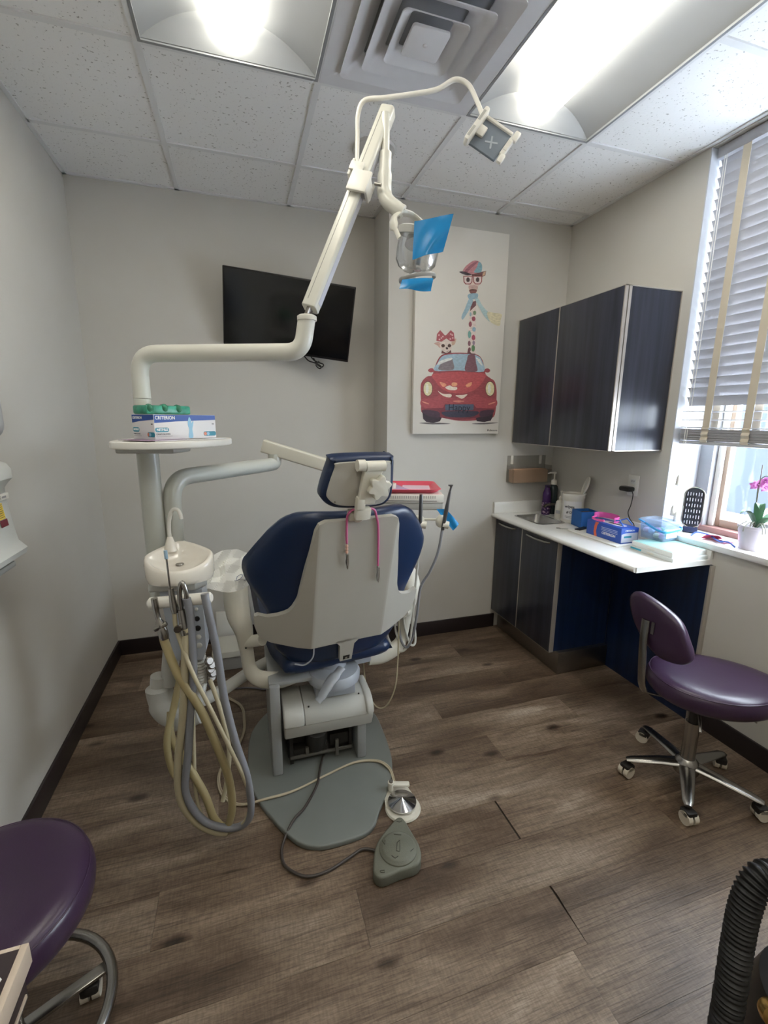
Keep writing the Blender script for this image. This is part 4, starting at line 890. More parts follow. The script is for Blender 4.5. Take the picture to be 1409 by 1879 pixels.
I3.tube([p+Vector((0, 0, -.02)), p+Vector((.004, -.004, -.075)), p+Vector((.008, -.006, -.10))], [.010, .013, .014], 12); I3.cyl(p+Vector((-.012, -.012, -.075)), p+Vector((-.012, -.022, -.075)), .011, n=14)
I3.build('saliva_ejector_valve', M_chrome, un)
def hose(pts, r, m, k=7): return MB().tube(spline(pts, k), r, 10).build('hose', m, un)
h1 = bar(.14)+Vector((.016, -.030, -.125))
hose([h1+Vector((-.001, 0, .03)), h1, (-.222, 1.425, .70), (-.168, 1.42, .58), (-.128, 1.42, .44), (-.098, 1.43, .30), (-.092, 1.44, .17), (-.110, 1.45, .085), (-.130, 1.46, .075), (-.158, 1.47, .11), (-.185, 1.49, .20), (-.24, 1.52, .32), (-.285, 1.56, .40), (-.285, 1.60, .47)], [.0135, .0135], M_hyel)
h2 = bar(.42)+Vector((-.002, -.024, -.03))
hose([h2, h2+Vector((.004, -.004, -.06)), (-.180, 1.405, .72), (-.130, 1.39, .58), (-.085, 1.39, .44), (-.045, 1.40, .30), (-.030, 1.41, .20), (-.048, 1.42, .12), (-.085, 1.44, .07), (-.125, 1.46, .045), (-.165, 1.48, .06)], .0068, M_hcream)
h3 = bar(.52)+Vector((.008, -.030, -.10))
hose([h3+Vector((0, 0, .02)), h3, (-.205, 1.425, .70), (-.222, 1.43, .55), (-.250, 1.44, .38), (-.255, 1.445, .24), (-.215, 1.45, .13), (-.155, 1.45, .07), (-.115, 1.45, .055)], .0125, M_hcream)
h4 = bar(.62)+Vector((0, -.024, .005))
hose([h4+Vector((0, 0, .01)), h4+Vector((.006, 0, -.05)), (-.178, 1.425, .72), (-.196, 1.43, .58), (-.215, 1.43, .42), (-.235, 1.44, .26), (-.190, 1.44, .14), (-.120, 1.44, .085), (-.060, 1.43, .09), (-.030, 1.41, .16), (-.036, 1.405, .30), (-.066, 1.41, .44), (-.092, 1.42, .60), (-.104, 1.425, .76), (-.120, 1.418, .90), (-.128, 1.425, .965)], .0125, M_hgrey)
hose([(-.205, 1.60, .62), (-.205, 1.55, .50), (-.210, 1.52, .34), (-.213, 1.50, .2), (-.19, 1.48, .10), (-.15, 1.47, .06)], .006, M_hcream)
hose([(-.24, 1.62, .62), (-.27, 1.58, .50), (-.295, 1.54, .40), (-.285, 1.52, .30), (-.25, 1.50, .24)], .012, M_hyel)
hose([(-.15, 1.62, .56), (-.115, 1.56, .46), (-.095, 1.52, .34), (-.105, 1.50, .24), (-.125, 1.48, .16)], .008, M_hcream)
# ------------------------------------------------------------------ glove box and things on the tray
def boxmat(): return mat('white_card', (226, 224, 224), .5)
gb = thing('glove_box', (-.19, 1.60, 1.428), 'white and blue box of nitrile gloves standing on the round tray', 'glove box')
GA = Vector((-.248, 1.562, 1.4285)); GX_ = Vector((.749, .663, 0)).normalized()
Mg = frame(GA, GX_, (0, 0, 1)); GL, GW, GH = .227, .116, .077        # x along the long face, y to the back
MB().b2((0, 0, 0), (GL, GW, GH), .001, Mg).build('carton', boxmat(), gb)
M_gblue = mat('carton_blue', (38, 78, 158), .45); M_gteal = mat('carton_teal', (40, 136, 158), .45); M_gor = mat('carton_orange', (226, 140, 112), .5); M_ink = mat('carton_ink', (70, 70, 74), .5); M_prn = mat('print_white', (236, 236, 236), .5); M_gl = mat('glove_print_blue', (150, 196, 222), .5)
MF = Mg @ Matrix(((1, 0, 0, 0), (0, 0, -1, 0), (0, 1, 0, 0), (0, 0, 0, 1)))        # on the long face: x right, y up, z out
MS = Mg @ Matrix(((0, 0, -1, 0), (-1, 0, 0, GW), (0, 1, 0, 0), (0, 0, 0, 1)))      # on the left end
def face(Mx, w):
    k = w/.205
    b = MB(); b.prism([(0.001, GH-.001), (0.001, GH-.026), (w*.35, GH-.021), (w-.001, GH-.016), (w-.001, GH-.001)], 0, .0003, Mx); b.build('blue_band', M_gblue, gb, smooth=False)
    kk = .75 if w < .12 else 1
    text('brand_lettering', 'CRITERION', .0145*kk, Mx @ Matrix.Translation((.004, GH-.0105, .0005)), M_prn, gb, sx=.92, bold=.0003, ax='LEFT')
    b = MB(); b.prism([(p[0]+.024*kk+.001, p[1]+.030) for p in rrect(.046*kk, .014, .006, 4)], 0, .0003, Mx); b.build('teal_patch', M_gteal, gb, smooth=False)
    text('product_lettering', 'NITRILE', .0108*kk, Mx @ Matrix.Translation((.0245*kk+.001, .030, .0006)), M_prn, gb, sx=1.0, bold=.0004)
    text('product_lettering', 'EXAM GLOVES', .0072*kk, Mx @ Matrix.Translation((.005, .0165, .0004)), M_ink, gb, ax='LEFT')
    MB().prism([(.004, .010), (.06*kk, .010), (.06*kk, .0107), (.004, .0107)], 0, .0003, Mx).build('print_line', M_ink, gb, smooth=False)
    text('count_lettering', '100', .006, Mx @ Matrix.Translation((w-.012, GH-.030, .0004)), M_ink, gb)
    b = MB(); b.prism([(p[0]+w-.026*kk, p[1]+.015) for p in rrect(.050*kk, .015, .006, 4)], 0, .0003, Mx); b.build('teal_patch', M_gteal, gb, smooth=False)
    for q, mm in ((-.044, M_gor), (-.033, M_gl)): MB().lathe([(.0058, 0), (.0058, .0006), (0, .0006)], Mx @ Matrix.Translation((w+q*kk, .015, 0)), 16).build('print_dot', mm, gb, smooth=False)
face(MF, GL); face(MS, GW)
gp = [(.118, .004), (.134, .004), (.133, .030), (.137, .045), (.138, .058), (.131, .050), (.130, .060), (.124, .070), (.119, .060), (.117, .045), (.121, .028)]
MB().prism([(p.x, p.y) for p in spline([(a, c, 0) for a, c in gp], 4, True)], .0002, .0007, MF).build('glove_picture', M_gl, gb, smooth=False)
# green tissue-like mask box behind
gm = thing('green_mask_box', (-.20, 1.70, 1.50), 'translucent green plastic box lying on top of the glove box', 'box')
Mgr = frame(GA+Vector((0, 0, GH+.0005)), GX_, (0, 0, 1))
M_green = mat('green_crumpled_plastic', (60, 150, 124), .3, var=.45, vscale=38)
b = MB()
def cr(x, y, z): return Vector((x+.002*math.sin(90*z+50*y), y+.002*math.sin(60*x), z+.003*math.sin(70*x+3)*(z > .005)))
b.b2((-.002, .030, 0), (.155, .105, .028), .006, Mgr); o = b.build('tray', M_green, gm)
b = MB()
for i in range(9): b.sph((.012+.0165*i, .036+.03*(i % 3), .018+.002*(i % 2)), (.012, .014, .013), Mgr, 10, 7)
b.build('green_pads', mat('dark_green_pad', (46, 120, 92), .4, var=.3, vscale=60), gm)
dp = thing('tray_paper', (-.21, 1.65, 1.4245), 'lilac and white paper sheets lying under the glove box', 'paper')
MB().b2((-.02, -.03, -.0035), (.245, .05, -.0015), 0, Mg).build('sheet', mat('white_paper', (222, 220, 222), .7), dp)
MB().b2((-.05, -.025, -.0014), (.10, .10, -.0002), 0, Mg @ TR((0, 0, 0), rz=8)).build('sheet', mat('lilac_paper', (150, 128, 150), .7), dp)

# ================================================================== OPERATING LIGHT
ol = thing('dental_light', (*PXY, 1.43), 'long cream jointed dental light arm rising from the tray pole to the ceiling', 'dental light')
M_arm = mat('cream_arm_enamel', (214, 213, 203), .28)
MB().tube([(*PXY, 1.43), (*PXY, 1.555)], .0262, 24).build('socket', M_arm, ol)
b = MB(); b.tube(fillet([(*PXY, 1.557), (*PXY, 1.698), (.200, 1.498, 1.700), (.216, 1.492, 1.798)], .085, 10), .0268, 24); b.build('lower_arm', M_arm, ol)
MB().lathe([(.030, 0), (.030, .012), (.024, .016)], Matrix.Translation((.2165, 1.4915, 1.792)), 24).build('joint_collar', M_arm, ol)
A0 = Vector((.215, 1.489, 1.800)); A1 = Vector((.516, 1.628, 2.478)); ad_ = (A1-A0).normalized()
MA = frame(A0, Vector((.9, -.42, 0)), ad_); AL = (A1-A0).length
b = MB(); b.box((0, 0, .045), (.012, .03, .09), .003, MA); b.build('joint_yoke', M_steel, ol)
b = MB(); b.prism([(p[0], p[1]) for p in rrect(.048, .046, .011, 5)], .03, AL, MA, bev=.003); o = b.build('upper_arm', M_arm, ol)
b = MB(); b.box((.006, -.0288, AL/2), (.002, .0012, AL-.1)); 
b = MB(); b.prism([(-.0085, -.0234), (-.0065, -.0234), (-.0065, -.0222), (-.0085, -.0222)], .05, AL-.03, MA); b.build('seam', mat('seam_grey', (140, 140, 134), .5), o)
b = MB(); b.prism([(.0236, -.010), (.0250, -.010), (.0250, .014), (.0236, .014)], .05, AL-.14, MA); b.build('side_channel', mat('pale_lilac_grey', (196, 198, 208), .4), o)
b = MB(); b.tube([(.498, 1.600, 2.452), (.497, 1.592, 2.40), (.495, 1.588, 2.320)], .0125, 16); b.build('drop_rod', M_arm, ol)
b = MB(); b.tube(spline([(.496, 1.590, 2.336), (.492, 1.583, 2.27), (.489, 1.575, 2.215), (.497, 1.560, 2.185), (.520, 1.545, 2.163), (.540, 1.536, 2.150)], 5), [.020, .0235, .0235, .023, .0225, .021], 18); b.build('sleeve', M_arm, ol)
RC = Vector((.586, 1.493, 2.080)); RR = .070
for tgt, bend in ((Vector((.513, 1.490, 2.056)), Vector((.504, 1.528, 2.118))), (Vector((.650, 1.532, 2.092)), Vector((.592, 1.566, 2.154)))):
    b = MB(); b.tube(spline([(.533, 1.541, 2.154), bend, tgt], 8), [.019, .016, .008], 12, flat=(.4, 1.0)); b.build('yoke_arm', M_arm, ol)
MT = Matrix.Translation(RC) @ TR((0, 0, 0), rx=14, ry=6)
b = MB(); b.lathe([(RR-.006, -.010), (RR+.002, -.012), (RR+.004, .008), (RR-.004, .012), (RR-.006, -.010)], MT, 40); b.build('lamp_ring', M_grey, ol)
M_clear = bpy.data.materials.new('clear_shield'); _n = N(M_clear); _tb = _n.new('ShaderNodeBsdfTransparent'); _tb.inputs[0].default_value = (.90, .92, .93, 1); _gl = _n.new('ShaderNodeBsdfGlossy'); _gl.inputs['Roughness'].default_value = .06; _mx = _n.new('ShaderNodeMixShader')
_lw = _n.new('ShaderNodeLayerWeight'); _lw.inputs['Blend'].default_value = .35; _mp = _n.new('ShaderNodeMath', operation='MULTIPLY_ADD'); _mp.inputs[1].default_value = .6; _mp.inputs[2].default_value = .10
_n.link(_lw.outputs['Facing'], _mp.inputs[0]); _n.link(_mp.outputs[0], _mx.inputs[0]); _n.link(_tb.outputs[0], _mx.inputs[1]); _n.link(_gl.outputs[0], _mx.inputs[2]); _n.link(_mx.outputs[0], _n.out.inputs['Surface'])
b = MB(); b.lathe([(RR-.004, -.008), (RR-.002, -.05), (RR-.004, -.085), (RR-.018, -.105), (RR-.040, -.116), (.0, -.120)], MT, 36); b.build('clear_shield', M_clear, ol)
b = MB(); b.lathe([(.0, .0), (.022, -.005), (.035, -.020), (.041, -.042)], MT @ Matrix.Translation((-.006, .012, .004)) @ TR((0, 0, 0), rx=-25), 28); b.build('reflector', mat('mirror_reflector', (205, 208, 212), .18, 1), ol)
b = MB(); b.cyl(MT @ Vector((.01, 0, -.04)), MT @ Vector((.01, 0, -.09)), .008, n=12); b.sph((.012, -.01, -.104), (.012, .012, .008), MT, 12, 8); b.build('bulb_holder', M_grey, ol)
hc = Vector((.556, 1.437, 1.930))
hp_ = [hc+Vector((.058*math.cos(a), .045*math.sin(a), .010*math.cos(a))) for a in [math.radians(115+i*13) for i in range(21)]]
b = MB(); b.tube(hp_, .0062, 10, flat=(1, .25)); b.tube(spline([(.556, 1.47, 1.962), (.548, 1.475, 1.945), hp_[0]], 5), .005, 8); b.build('handle', mat('mid_grey_plastic', (140, 140, 138), .4), ol)
M_film = bpy.data.materials.new('blue_barrier_film'); _n = N(M_film); _n.b.inputs['Base Color'].default_value = lin((38, 150, 214)); _n.b.inputs['Roughness'].default_value = .22; _tb = _n.new('ShaderNodeBsdfTransparent'); _tb.inputs[0].default_value = lin((90, 180, 230)); _mx = _n.new('ShaderNodeMixShader'); _mx.inputs[0].default_value = .72
_n.link(_tb.outputs[0], _mx.inputs[1]); _n.link(_n.b.outputs[0], _mx.inputs[2]); _n.link(_mx.outputs[0], _n.out.inputs['Surface'])
def film(name, a, b_, c_, d_, amp, parent, ph=0, nu=16):
    a, b_, c_, d_ = map(Vector, (a, b_, c_, d_)); nrm = (b_-a).cross(d_-a).normalized()
    def f(u, v): return (a*(1-u)+b_*u)*(1-v)+(d_*(1-u)+c_*u)*v+nrm*(amp*math.sin(4*u+ph+2*v)+amp*.7*math.sin(8*v*u+ph))
    m = MB(); m.grid(f, nu, nu); m.grid(lambda u, v: f(u, v)+nrm*.0005, nu, nu); return m.build(name, M_film, parent, ang=60)
film('barrier_film', (.538, 1.424, 2.086), (.651, 1.392, 2.106), (.624, 1.398, 2.002), (.532, 1.420, 1.976), .004, ol, 1)
film('barrier_film', (.495, 1.406, 1.914), (.588, 1.384, 1.920), (.578, 1.377, 1.880), (.485, 1.404, 1.884), .004, ol, 2.4)

# ================================================================== PHONE HOLDER ON A GOOSENECK
ph = thing('phone_holder', (.40, 1.60, 2.2), 'white gooseneck phone holder clamped to the dental light arm near the ceiling', 'phone holder')
b = MB(); b.box((.014, -.036, AL*.605), (.066, .011, .074), .005, MA); b.box((.040, -.010, AL*.605), (.011, .060, .050), .005, MA); b.box((-.034, .002, AL*.675), (.010, .062, .060), .004, MA); b.box((-.014, -.031, AL*.675), (.046, .008, .030), .003, MA); b.box((.0, .031, AL*.64), (.078, .010, .060), .004, MA)
b.build('clamp', M_white, ph)
b = MB(); b.cyl(MA @ Vector((.048, .0, AL*.65)), MA @ Vector((.070, .0, AL*.65)), .005, n=10); b.build('clamp_screw', M_steel, ph)
gn = [(.410, 1.640, 2.275), (.416, 1.650, 2.315), (.420, 1.656, 2.40), (.421, 1.652, 2.465), (.440, 1.640, 2.500), (.500, 1.622, 2.508), (.590, 1.590, 2.518), (.660, 1.566, 2.530), (.712, 1.548, 2.556), (.752, 1.532, 2.540), (.776, 1.515, 2.490), (.790, 1.502, 2.448), (.797, 1.492, 2.415)]
b = MB(); b.tube(spline(gn, 6), .0072, 12); b.build('gooseneck', M_white, ph)
b = MB(); b.tube([(.408, 1.637, 2.262), (.411, 1.641, 2.285), (.416, 1.651, 2.325)], [.013, .014, .009], 14); b.build('gooseneck_base', M_white, ph)
MP = frame((.796, 1.457, 2.357), (.752, -.357, -.554), (-.295, -.934, .202))
MB().box((0, 0, 0), (.100, .096, .010), .003, MP).build('backplate', mat('slate_plastic', (118, 128, 140), .5), ph)
b = MB()
for a in (25, 115): b.box((.010, -.008, .0055), (.040, .0055, .001), 0, MP @ Matrix.Translation((.010, -.008, 0)) @ TR((0, 0, 0), rz=a) @ Matrix.Translation((-.010, .008, 0)))
b.build('cross_mark', mat('pale_slate_print', (170, 178, 188), .5), ph)
b = MB(); b.box((-.054, 0, .014), (.018, .122, .034), .007, MP); o = b.build('grip', M_white, ph)
for yy in (-.032, .026): MB().box((-.0545, yy, .0305), (.008, .036, .002), 0, MP).build('grip_pad', M_grey, o)
b = MB(); b.box((.060, 0, .010), (.016, .064, .022), .005, MP); b.box((.066, .040, .016), (.020, .034, .014), .005, MP); b.box((.066, -.040, .014), (.018, .030, .014), .005, MP); b.build('grip', M_white, ph)
MB().box((.0605, 0, .0215), (.012, .032, .002), 0, MP).build('grip_pad', mat('ivory_plastic', (216, 214, 204), .4), ph)
b = MB(); b.box((-.034, .0, .010), (.026, .034, .012), .004, MP); b.build('support_foot', M_white, ph)
b = MB(); b.box((.0, .048, .002), (.104, .010, .020), .003, MP); b.box((-.046, .045, -.018), (.03, .03, .02), .005, MP); b.build('top_rail', M_white, ph)

# ================================================================== DELIVERY ARM AND HEAD
dl = thing('delivery_unit', (.70, 1.85, 1.05), 'dental delivery head on a jointed cream arm reaching behind the headrest', 'dental unit')
E0 = Vector((-.238, 1.722, 0))
b = MB(); b.tube(fillet([(E0.x, E0.y, 1.066), (E0.x, E0.y, 1.288), (.150, 2.165, 1.288), (.150, 2.165, 1.335)], .085, 10), [.0305]*40 if False else .030, 22); b.build('swing_arm', M_pole, dl)
MB().lathe([(.032, 0), (.032, .09)], Matrix.Translation((E0.x, E0.y, .972)), 22).build('arm_socket', M_pole, dl)
MB().b2((-.30, 1.690, .98), (-.238, 1.722, 1.055), .004).build('arm_bridge', M_pole, dl)
t_ = MB(); t_.b2((-.004, -.004, 0), (.004, .004, .012)); 
F0, F1 = Vector((.100, 2.180, 1.372)), Vector((.660, 2.02, 1.195)); fd = (F1-F0).normalized(); MFa = frame(F0, fd.cross(Vector((0, 0, 1))), fd)
b = MB(); b.prism(rrect(.050, .060, .008, 4), -.0, (F1-F0).length, MFa, bev=.003); b.build('spring_arm', M_cream, dl)
MB().cyl((.150, 2.165, 1.325), (.150, 2.165, 1.35), .018).build('arm_pivot', M_steel, dl)
b = MB(); b.cyl((.660, 2.02, 1.10), (.660, 2.02, 1.20), .035); b.build('head_pivot', M_cream, dl)
HD = frame((.655, 1.875, 1.118), (.960, -.280, 0), (0, 0, 1))       # head: x to the right, y away, z up
b = MB(); b.b2((-.205, .0, .014), (.205, .24, .052), .004, HD); o = b.build('head_body', M_white, dl)
b = MB(); b.b2((-.205, .004, -.020), (.205, .235, .013), .006, HD); b.build('head_underside', M_grey, dl)
b = MB()
for i in range(30): b.b2((-.12+i*.0098, -.0008, .034), (-.1165+i*.0098, .001, .046), 0, HD)
b.build('grille_slots', mat('slot_grey', (168, 168, 164), .6), o)
MB().b2((-.06, -.0006, .0225), (.175, .001, .0245), 0, HD).build('seam_line', M_black, o)
text('maker_lettering', 'DCI', .024, HD @ Matrix.Translation((-.135, -.0008, .028)) @ FRONT, M_ink, dl, sx=.9)
# instrument bar with holders
b = MB(); b.tube([HD @ Vector((.02, -.005, -.055)), HD @ Vector((.235, -.005, -.062))], .0055, 12); b.tube([HD @ Vector((.05, .06, -.01)), HD @ Vector((.05, -.005, -.055))], .008, 10); b.build('holder_rod', M_cream, dl)
M_inst = mat('instrument_steel', (128, 130, 134), .28, 1)
for hx_, lean in ((.095, .0), (.195, .025)):
    b = MB(); b.sph((hx_, -.012, -.066), (.026, .022, .030), HD, 16, 10); b.cyl(HD @ Vector((hx_+.004, -.03, -.075)), HD @ Vector((hx_+.030, -.03, -.080)), .017, n=16); b.build('instrument_holder', M_cream, dl)
    b = MB(); base = Vector((hx_+.004, -.036, -.10)); tip = Vector((hx_+.004+lean, -.044, .075 if lean else .060))
    P = [base, base.lerp(tip, .5), base.lerp(tip, .74), tip]; b.tube([HD @ p for p in P], [.0075, .0095, .0075, .0055] if lean else [.0085, .0088, .0082, .0075], 14)
    if lean: b.tube([HD @ tip, HD @ (tip+Vector((.004, 0, .016))), HD @ (tip+Vector((.004, 0, .024)))], [.005, .0045, .0065], 12); b.box(tuple(tip+Vector((.002, 0, .026))), (.020, .010, .007), .002, HD)
    b.build('handpiece', M_inst, dl)
w_ = HD @ Vector((.099, -.036, -.10)); v_ = HD @ Vector((.199, -.036, -.10))
def dhose(pts, r, m): return MB().tube(spline(pts, 7), r, 9).build('hose', m, dl)
M_hw = mat('white_hose', (206, 206, 198), .4)
dhose([w_+Vector((0, 0, .01)), w_+Vector((-.004, .0, -.10)), w_+Vector((-.012, .01, -.28)), w_+Vector((-.020, .02, -.46)), w_+Vector((-.03, .03, -.56)), w_+Vector((-.07, .05, -.60)), w_+Vector((-.12, .09, -.52)), w_+Vector((-.10, .14, -.3)), w_+Vector((-.08, .2, -.02))], .0055, M_hw)
dhose([v_+Vector((0, 0, .01)), v_+Vector((-.018, .0, -.10)), v_+Vector((-.05, .01, -.19)), v_+Vector((-.085, .03, -.27)), v_+Vector((-.095, .04, -.40)), v_+Vector((-.11, .05, -.52)), v_+Vector((-.14, .06, -.575)), v_+Vector((-.16, .10, -.5)), v_+Vector((-.16, .16, -.2)), v_+Vector((-.14, .2, 0))], .006, M_hgrey)
dhose([HD @ Vector((.03, .10, -.02)), (.668, 1.86, .90), (.672, 1.85, .72), (.690, 1.86, .56), (.730, 1.88, .44), (.765, 1.90, .43), (.765, 1.92, .52), (.735, 1.93, .68), (.72, 1.95, .95), HD @ Vector((.07, .12, -.02))], .0055, M_hw)
dhose([HD @ Vector((.01, .10, -.02)), (.650, 1.87, .80), (.645, 1.87, .62), (.660, 1.88, .50), (.69, 1.88, .45), (.70, 1.90, .60), (.69, 1.93, .90), HD @ Vector((.05, .12, -.02))], .005, M_hw)
dhose([HD @ Vector((-.02, .10, -.02)), (.640, 1.86, .85), (.655, 1.84, .66), (.652, 1.83, .40), (.640, 1.83, .25), (.60, 1.84, .155), (.555, 1.86, .15), (.515, 1.88, .24), (.50, 1.90, .40)], .0032, M_hcream)
film('blue_film', HD @ Vector((.172, -.015, -.010)), HD @ Vector((.215, -.012, -.010)), HD @ Vector((.275, -.02, -.075)), HD @ Vector((.248, -.03, -.105)), .003, dl, .5, 10)
# pink tray with papers on the head
tr = thing('instrument_tray', (.66, 1.97, 1.171), 'pink plastic instrument tray on top of the delivery head', 'tray')
M_tray = mat('pink_plastic', (224, 84, 106), .35)
HT = HD @ Matrix.Translation((.005, .148, .0525))
def ringr(w, h, r, z): return [(p[0], p[1], z) for p in rrect(w, h, r, 5)]
b = MB(HT); R_ = [ringr(.33, .215, .02, 0), ringr(.345, .23, .024, .004), ringr(.375, .28, .03, .018), ringr(.385, .29, .03, .020), ringr(.380, .285, .03, .0215), ringr(.366, .270, .028, .0195), ringr(.338, .235, .022, .005), ringr(.32, .205, .02, .0035)]
loft(b, R_); b.build('tray_shell', M_tray, tr, ang=50)
for nm, lab, cc, pos, rz, wh in (('paper_slip', 'pale pink paper slip lying in the pink tray', (226, 200, 214), (.09, .010), -4, (.13, .17)), ('paper_slip', 'lilac paper slip lying in the pink tray', (182, 160, 192), (-.01, .012), 18, (.085, .19)), ('paper_slip', 'white paper slip at the near edge of the pink tray', (226, 226, 224), (-.085, -.045), -10, (.12, .07))):
    k = {4: 0, 1: .0, 9: 0}.get(0, 0)
    zz = .0052+.0007*{(226, 200, 214): 0, (182, 160, 192): 1, (226, 226, 224): 2}[cc]
    tag(MB(HT @ TR((pos[0], pos[1], zz), rz=rz)).b2((-wh[0]/2, -wh[1]/2, 0), (wh[0]/2, wh[1]/2, .0005)).build(nm, mat('slip_%d' % cc[2], cc, .7)), lab, 'paper')
# ================================================================== STOOLS
M_purple = mat('purple_vinyl', (56, 38, 62), .30, var=.05, vscale=6, bump=.10, bscale=240)
M_cast = mat('ivory_caster', (204, 196, 180), .4); M_castd = mat('caster_black', (30, 28, 28), .5)
def caster(parent, x, y, ang, hz=.07):
    a = math.radians(ang); d = Vector((math.cos(a), math.sin(a), 0)); s = Vector((-d.y, d.x, 0)); c = Vector((x, y, .0265))+d*.012
    b = MB(); b.cyl(c-s*.022, c-s*.004, .026, n=20); b.cyl(c+s*.004, c+s*.022, .026, n=20); o = b.build('caster', M_cast, parent)
    b = MB(); b.box((0, 0, .012), (.046, .044, .030), .008, frame(c+Vector((0, 0, .004))-d*.004, d, (0, 0, 1))); b.cyl((x, y, .035), (x, y, hz), .008, n=10); b.build('caster_hood', M_castd, o); return o
def soft_seat(name, cx, cy, z0, z1, rx, ry, rot, m, parent, pinch=0):
    n = 56; rings = []
    pro = [(.80, 0), (.93, .06), (.985, .22), (1.0, .45), (.99, .66), (.955, .84), (.89, .94), (.78, .985), (.60, 1.0), (.35, .975), (.12, .955)]
    for f, h in pro:
        r_ = []
        for i in range(n):
            a = 2*math.pi*i/n; k = 1+pinch*math.cos(3*a); x, y = rx*f*k*math.cos(a), ry*f*k*math.sin(a); c, s = math.cos(rot), math.sin(rot)
            r_.append((cx+x*c-y*s, cy+x*s+y*c, z0+(z1-z0)*h))
        rings.append(r_)
    b = MB(); loft(b, rings); o = b.build(name, m, parent, ang=70)
    sm = MB(); sm.tube([Vector((cx+(p[0]-cx)*1.002, cy+(p[1]-cy)*1.002, p[2])) for p in rings[5]], .0018, 6, closed=True); sm.build('piping', m, o); return o
st = thing('rolling_stool', (1.705, 1.185, 0), 'purple vinyl rolling stool with a backrest, beside the window wall', 'stool')
HX, HY = 1.705, 1.185
soft_seat('seat', 1.765, 1.175, .418, .508, .245, .195, -.45, M_purple, st, .03)
MB().cyl((1.715, 1.185, .40), (1.715, 1.185, .418), .11).build('seat_pan', M_black, st)
PC = Vector((1.545, 1.28, 0)); PWd = Vector((.12, -.99, 0)); PN = Vector((.99, .12, 0))
po = [(-.138, .775), (-.112, .800), (-.066, .803), (.017, .782), (.083, .742), (.122, .670), (.140, .618), (.124, .588), (.088, .575), (.022, .578), (-.057, .628), (-.108, .684), (-.135, .735)]
pp = spline([(a, b_, 0) for a, b_ in po], 5, True); cen = Vector((.0, .69, 0)); rg = []
for f, w in ((.0, .012), (.5, .012), (.86, .010), (.97, .004), (1.0, -.010), (.985, -.024), (.93, -.036), (.7, -.044), (.0, -.046)):
    rg.append([tuple(PC+PWd*(cen.x+(p.x-cen.x)*max(f, .001))+Vector((0, 0, cen.y+(p.y-cen.y)*max(f, .001)))-PN*(w-1.1*((p.x-cen.x)*f)**2)) for p in pp])
b = MB(); loft(b, rg); b.build('backrest', M_purple, st, ang=70)
b = MB(); pth = spline([PC+PWd*-.03+Vector((0, 0, .715))-PN*.018, PC+PWd*-.025+Vector((0, 0, .62))-PN*.024, PC+PWd*-.015+Vector((0, 0, .50))-PN*.024, PC+PWd*-.008+Vector((0, 0, .43))-PN*.018, PC+PWd*.005+Vector((0, 0, .400))+PN*.01, Vector((1.66, 1.21, .395)), Vector((1.72, 1.19, .40))], 6)
b.tube(pth, .019, 10, flat=(.28, 1.0)); b.build('back_post', M_chrome, st)
b = MB(); b.box((0, 0, 0), (.012, .05, .003), 0, frame(PC+PWd*.0+Vector((0, 0, .690))-PN*.016, PWd, -PN)); b.build('post_bracket', M_steel, st)
b = MB(); b.cyl((HX, HY, .09), (HX, HY, .30), .026); b.build('gas_column', M_chrome, st); MB().cyl((HX, HY, .30), (HX, HY, .405), .017).build('piston', M_black, st)
b = MB(); b.tube([(1.68, 1.16, .385), (1.62, 1.10, .375), (1.60, 1.08, .35)], .005, 8); b.tube([(1.76, 1.17, .392), (1.84, 1.12, .375), (1.90, 1.08, .33)], [.006, .009], 8, flat=(.5, 1)); b.build('height_lever', M_steel, st)
MB().lathe([(.045, .07), (.05, .085), (.042, .12), (.028, .135)], Matrix.Translation((HX, HY, 0)), 24).build('hub', M_chrome, st)
for a, r in ((-138, .215), (148, .225), (76, .27), (-59, .255), (5, .25)):
    ar = math.radians(a); d = Vector((math.cos(ar), math.sin(ar), 0)); h = Vector((HX, HY, 0))
    b = MB(); b.tube([h+d*.03+Vector((0, 0, .105)), h+d*.10+Vector((0, 0, .098)), h+d*(r-.02)+Vector((0, 0, .078)), h+d*r+Vector((0, 0, .074))], [.030, .026, .020, .013], 12, flat=(.45, 1)); o = b.build('leg', M_chrome, st)
    q = h+d*(r-.012); caster(st, q.x, q.y, a+40, .075)
sl = thing('round_stool', (-.585, 1.02, 0), 'dark purple round stool on a chrome ring base by the left wall', 'stool')
soft_seat('seat', -.585, 1.01, .395, .49, .208, .215, 0, M_purple, sl)
b = MB(); b.cyl((-.585, 1.02, .08), (-.585, 1.02, .40), .025); b.build('column', M_chrome, sl)
b = MB(); b.tube([(-.585+.205*math.cos(a), 1.02+.205*math.sin(a), .082) for a in [2*math.pi*i/48 for i in range(48)]], .0135, 12, closed=True); b.build('base_ring', M_chrome, sl)
for i, a in enumerate((27, 117, 207, 297)):
    ar = math.radians(a); d = Vector((math.cos(ar), math.sin(ar), 0)); c0 = Vector((-.585, 1.02, .070)); s_ = Vector((-d.y, d.x, 0))
    b = MB(); b.box((.10, 0, 0), (.20, .030, .010), .002, frame(c0, d, (0, 0, 1))); b.build('spoke', M_chrome, sl)
    q = c0+d*.155; caster(sl, q.x, q.y, a+70, .066)
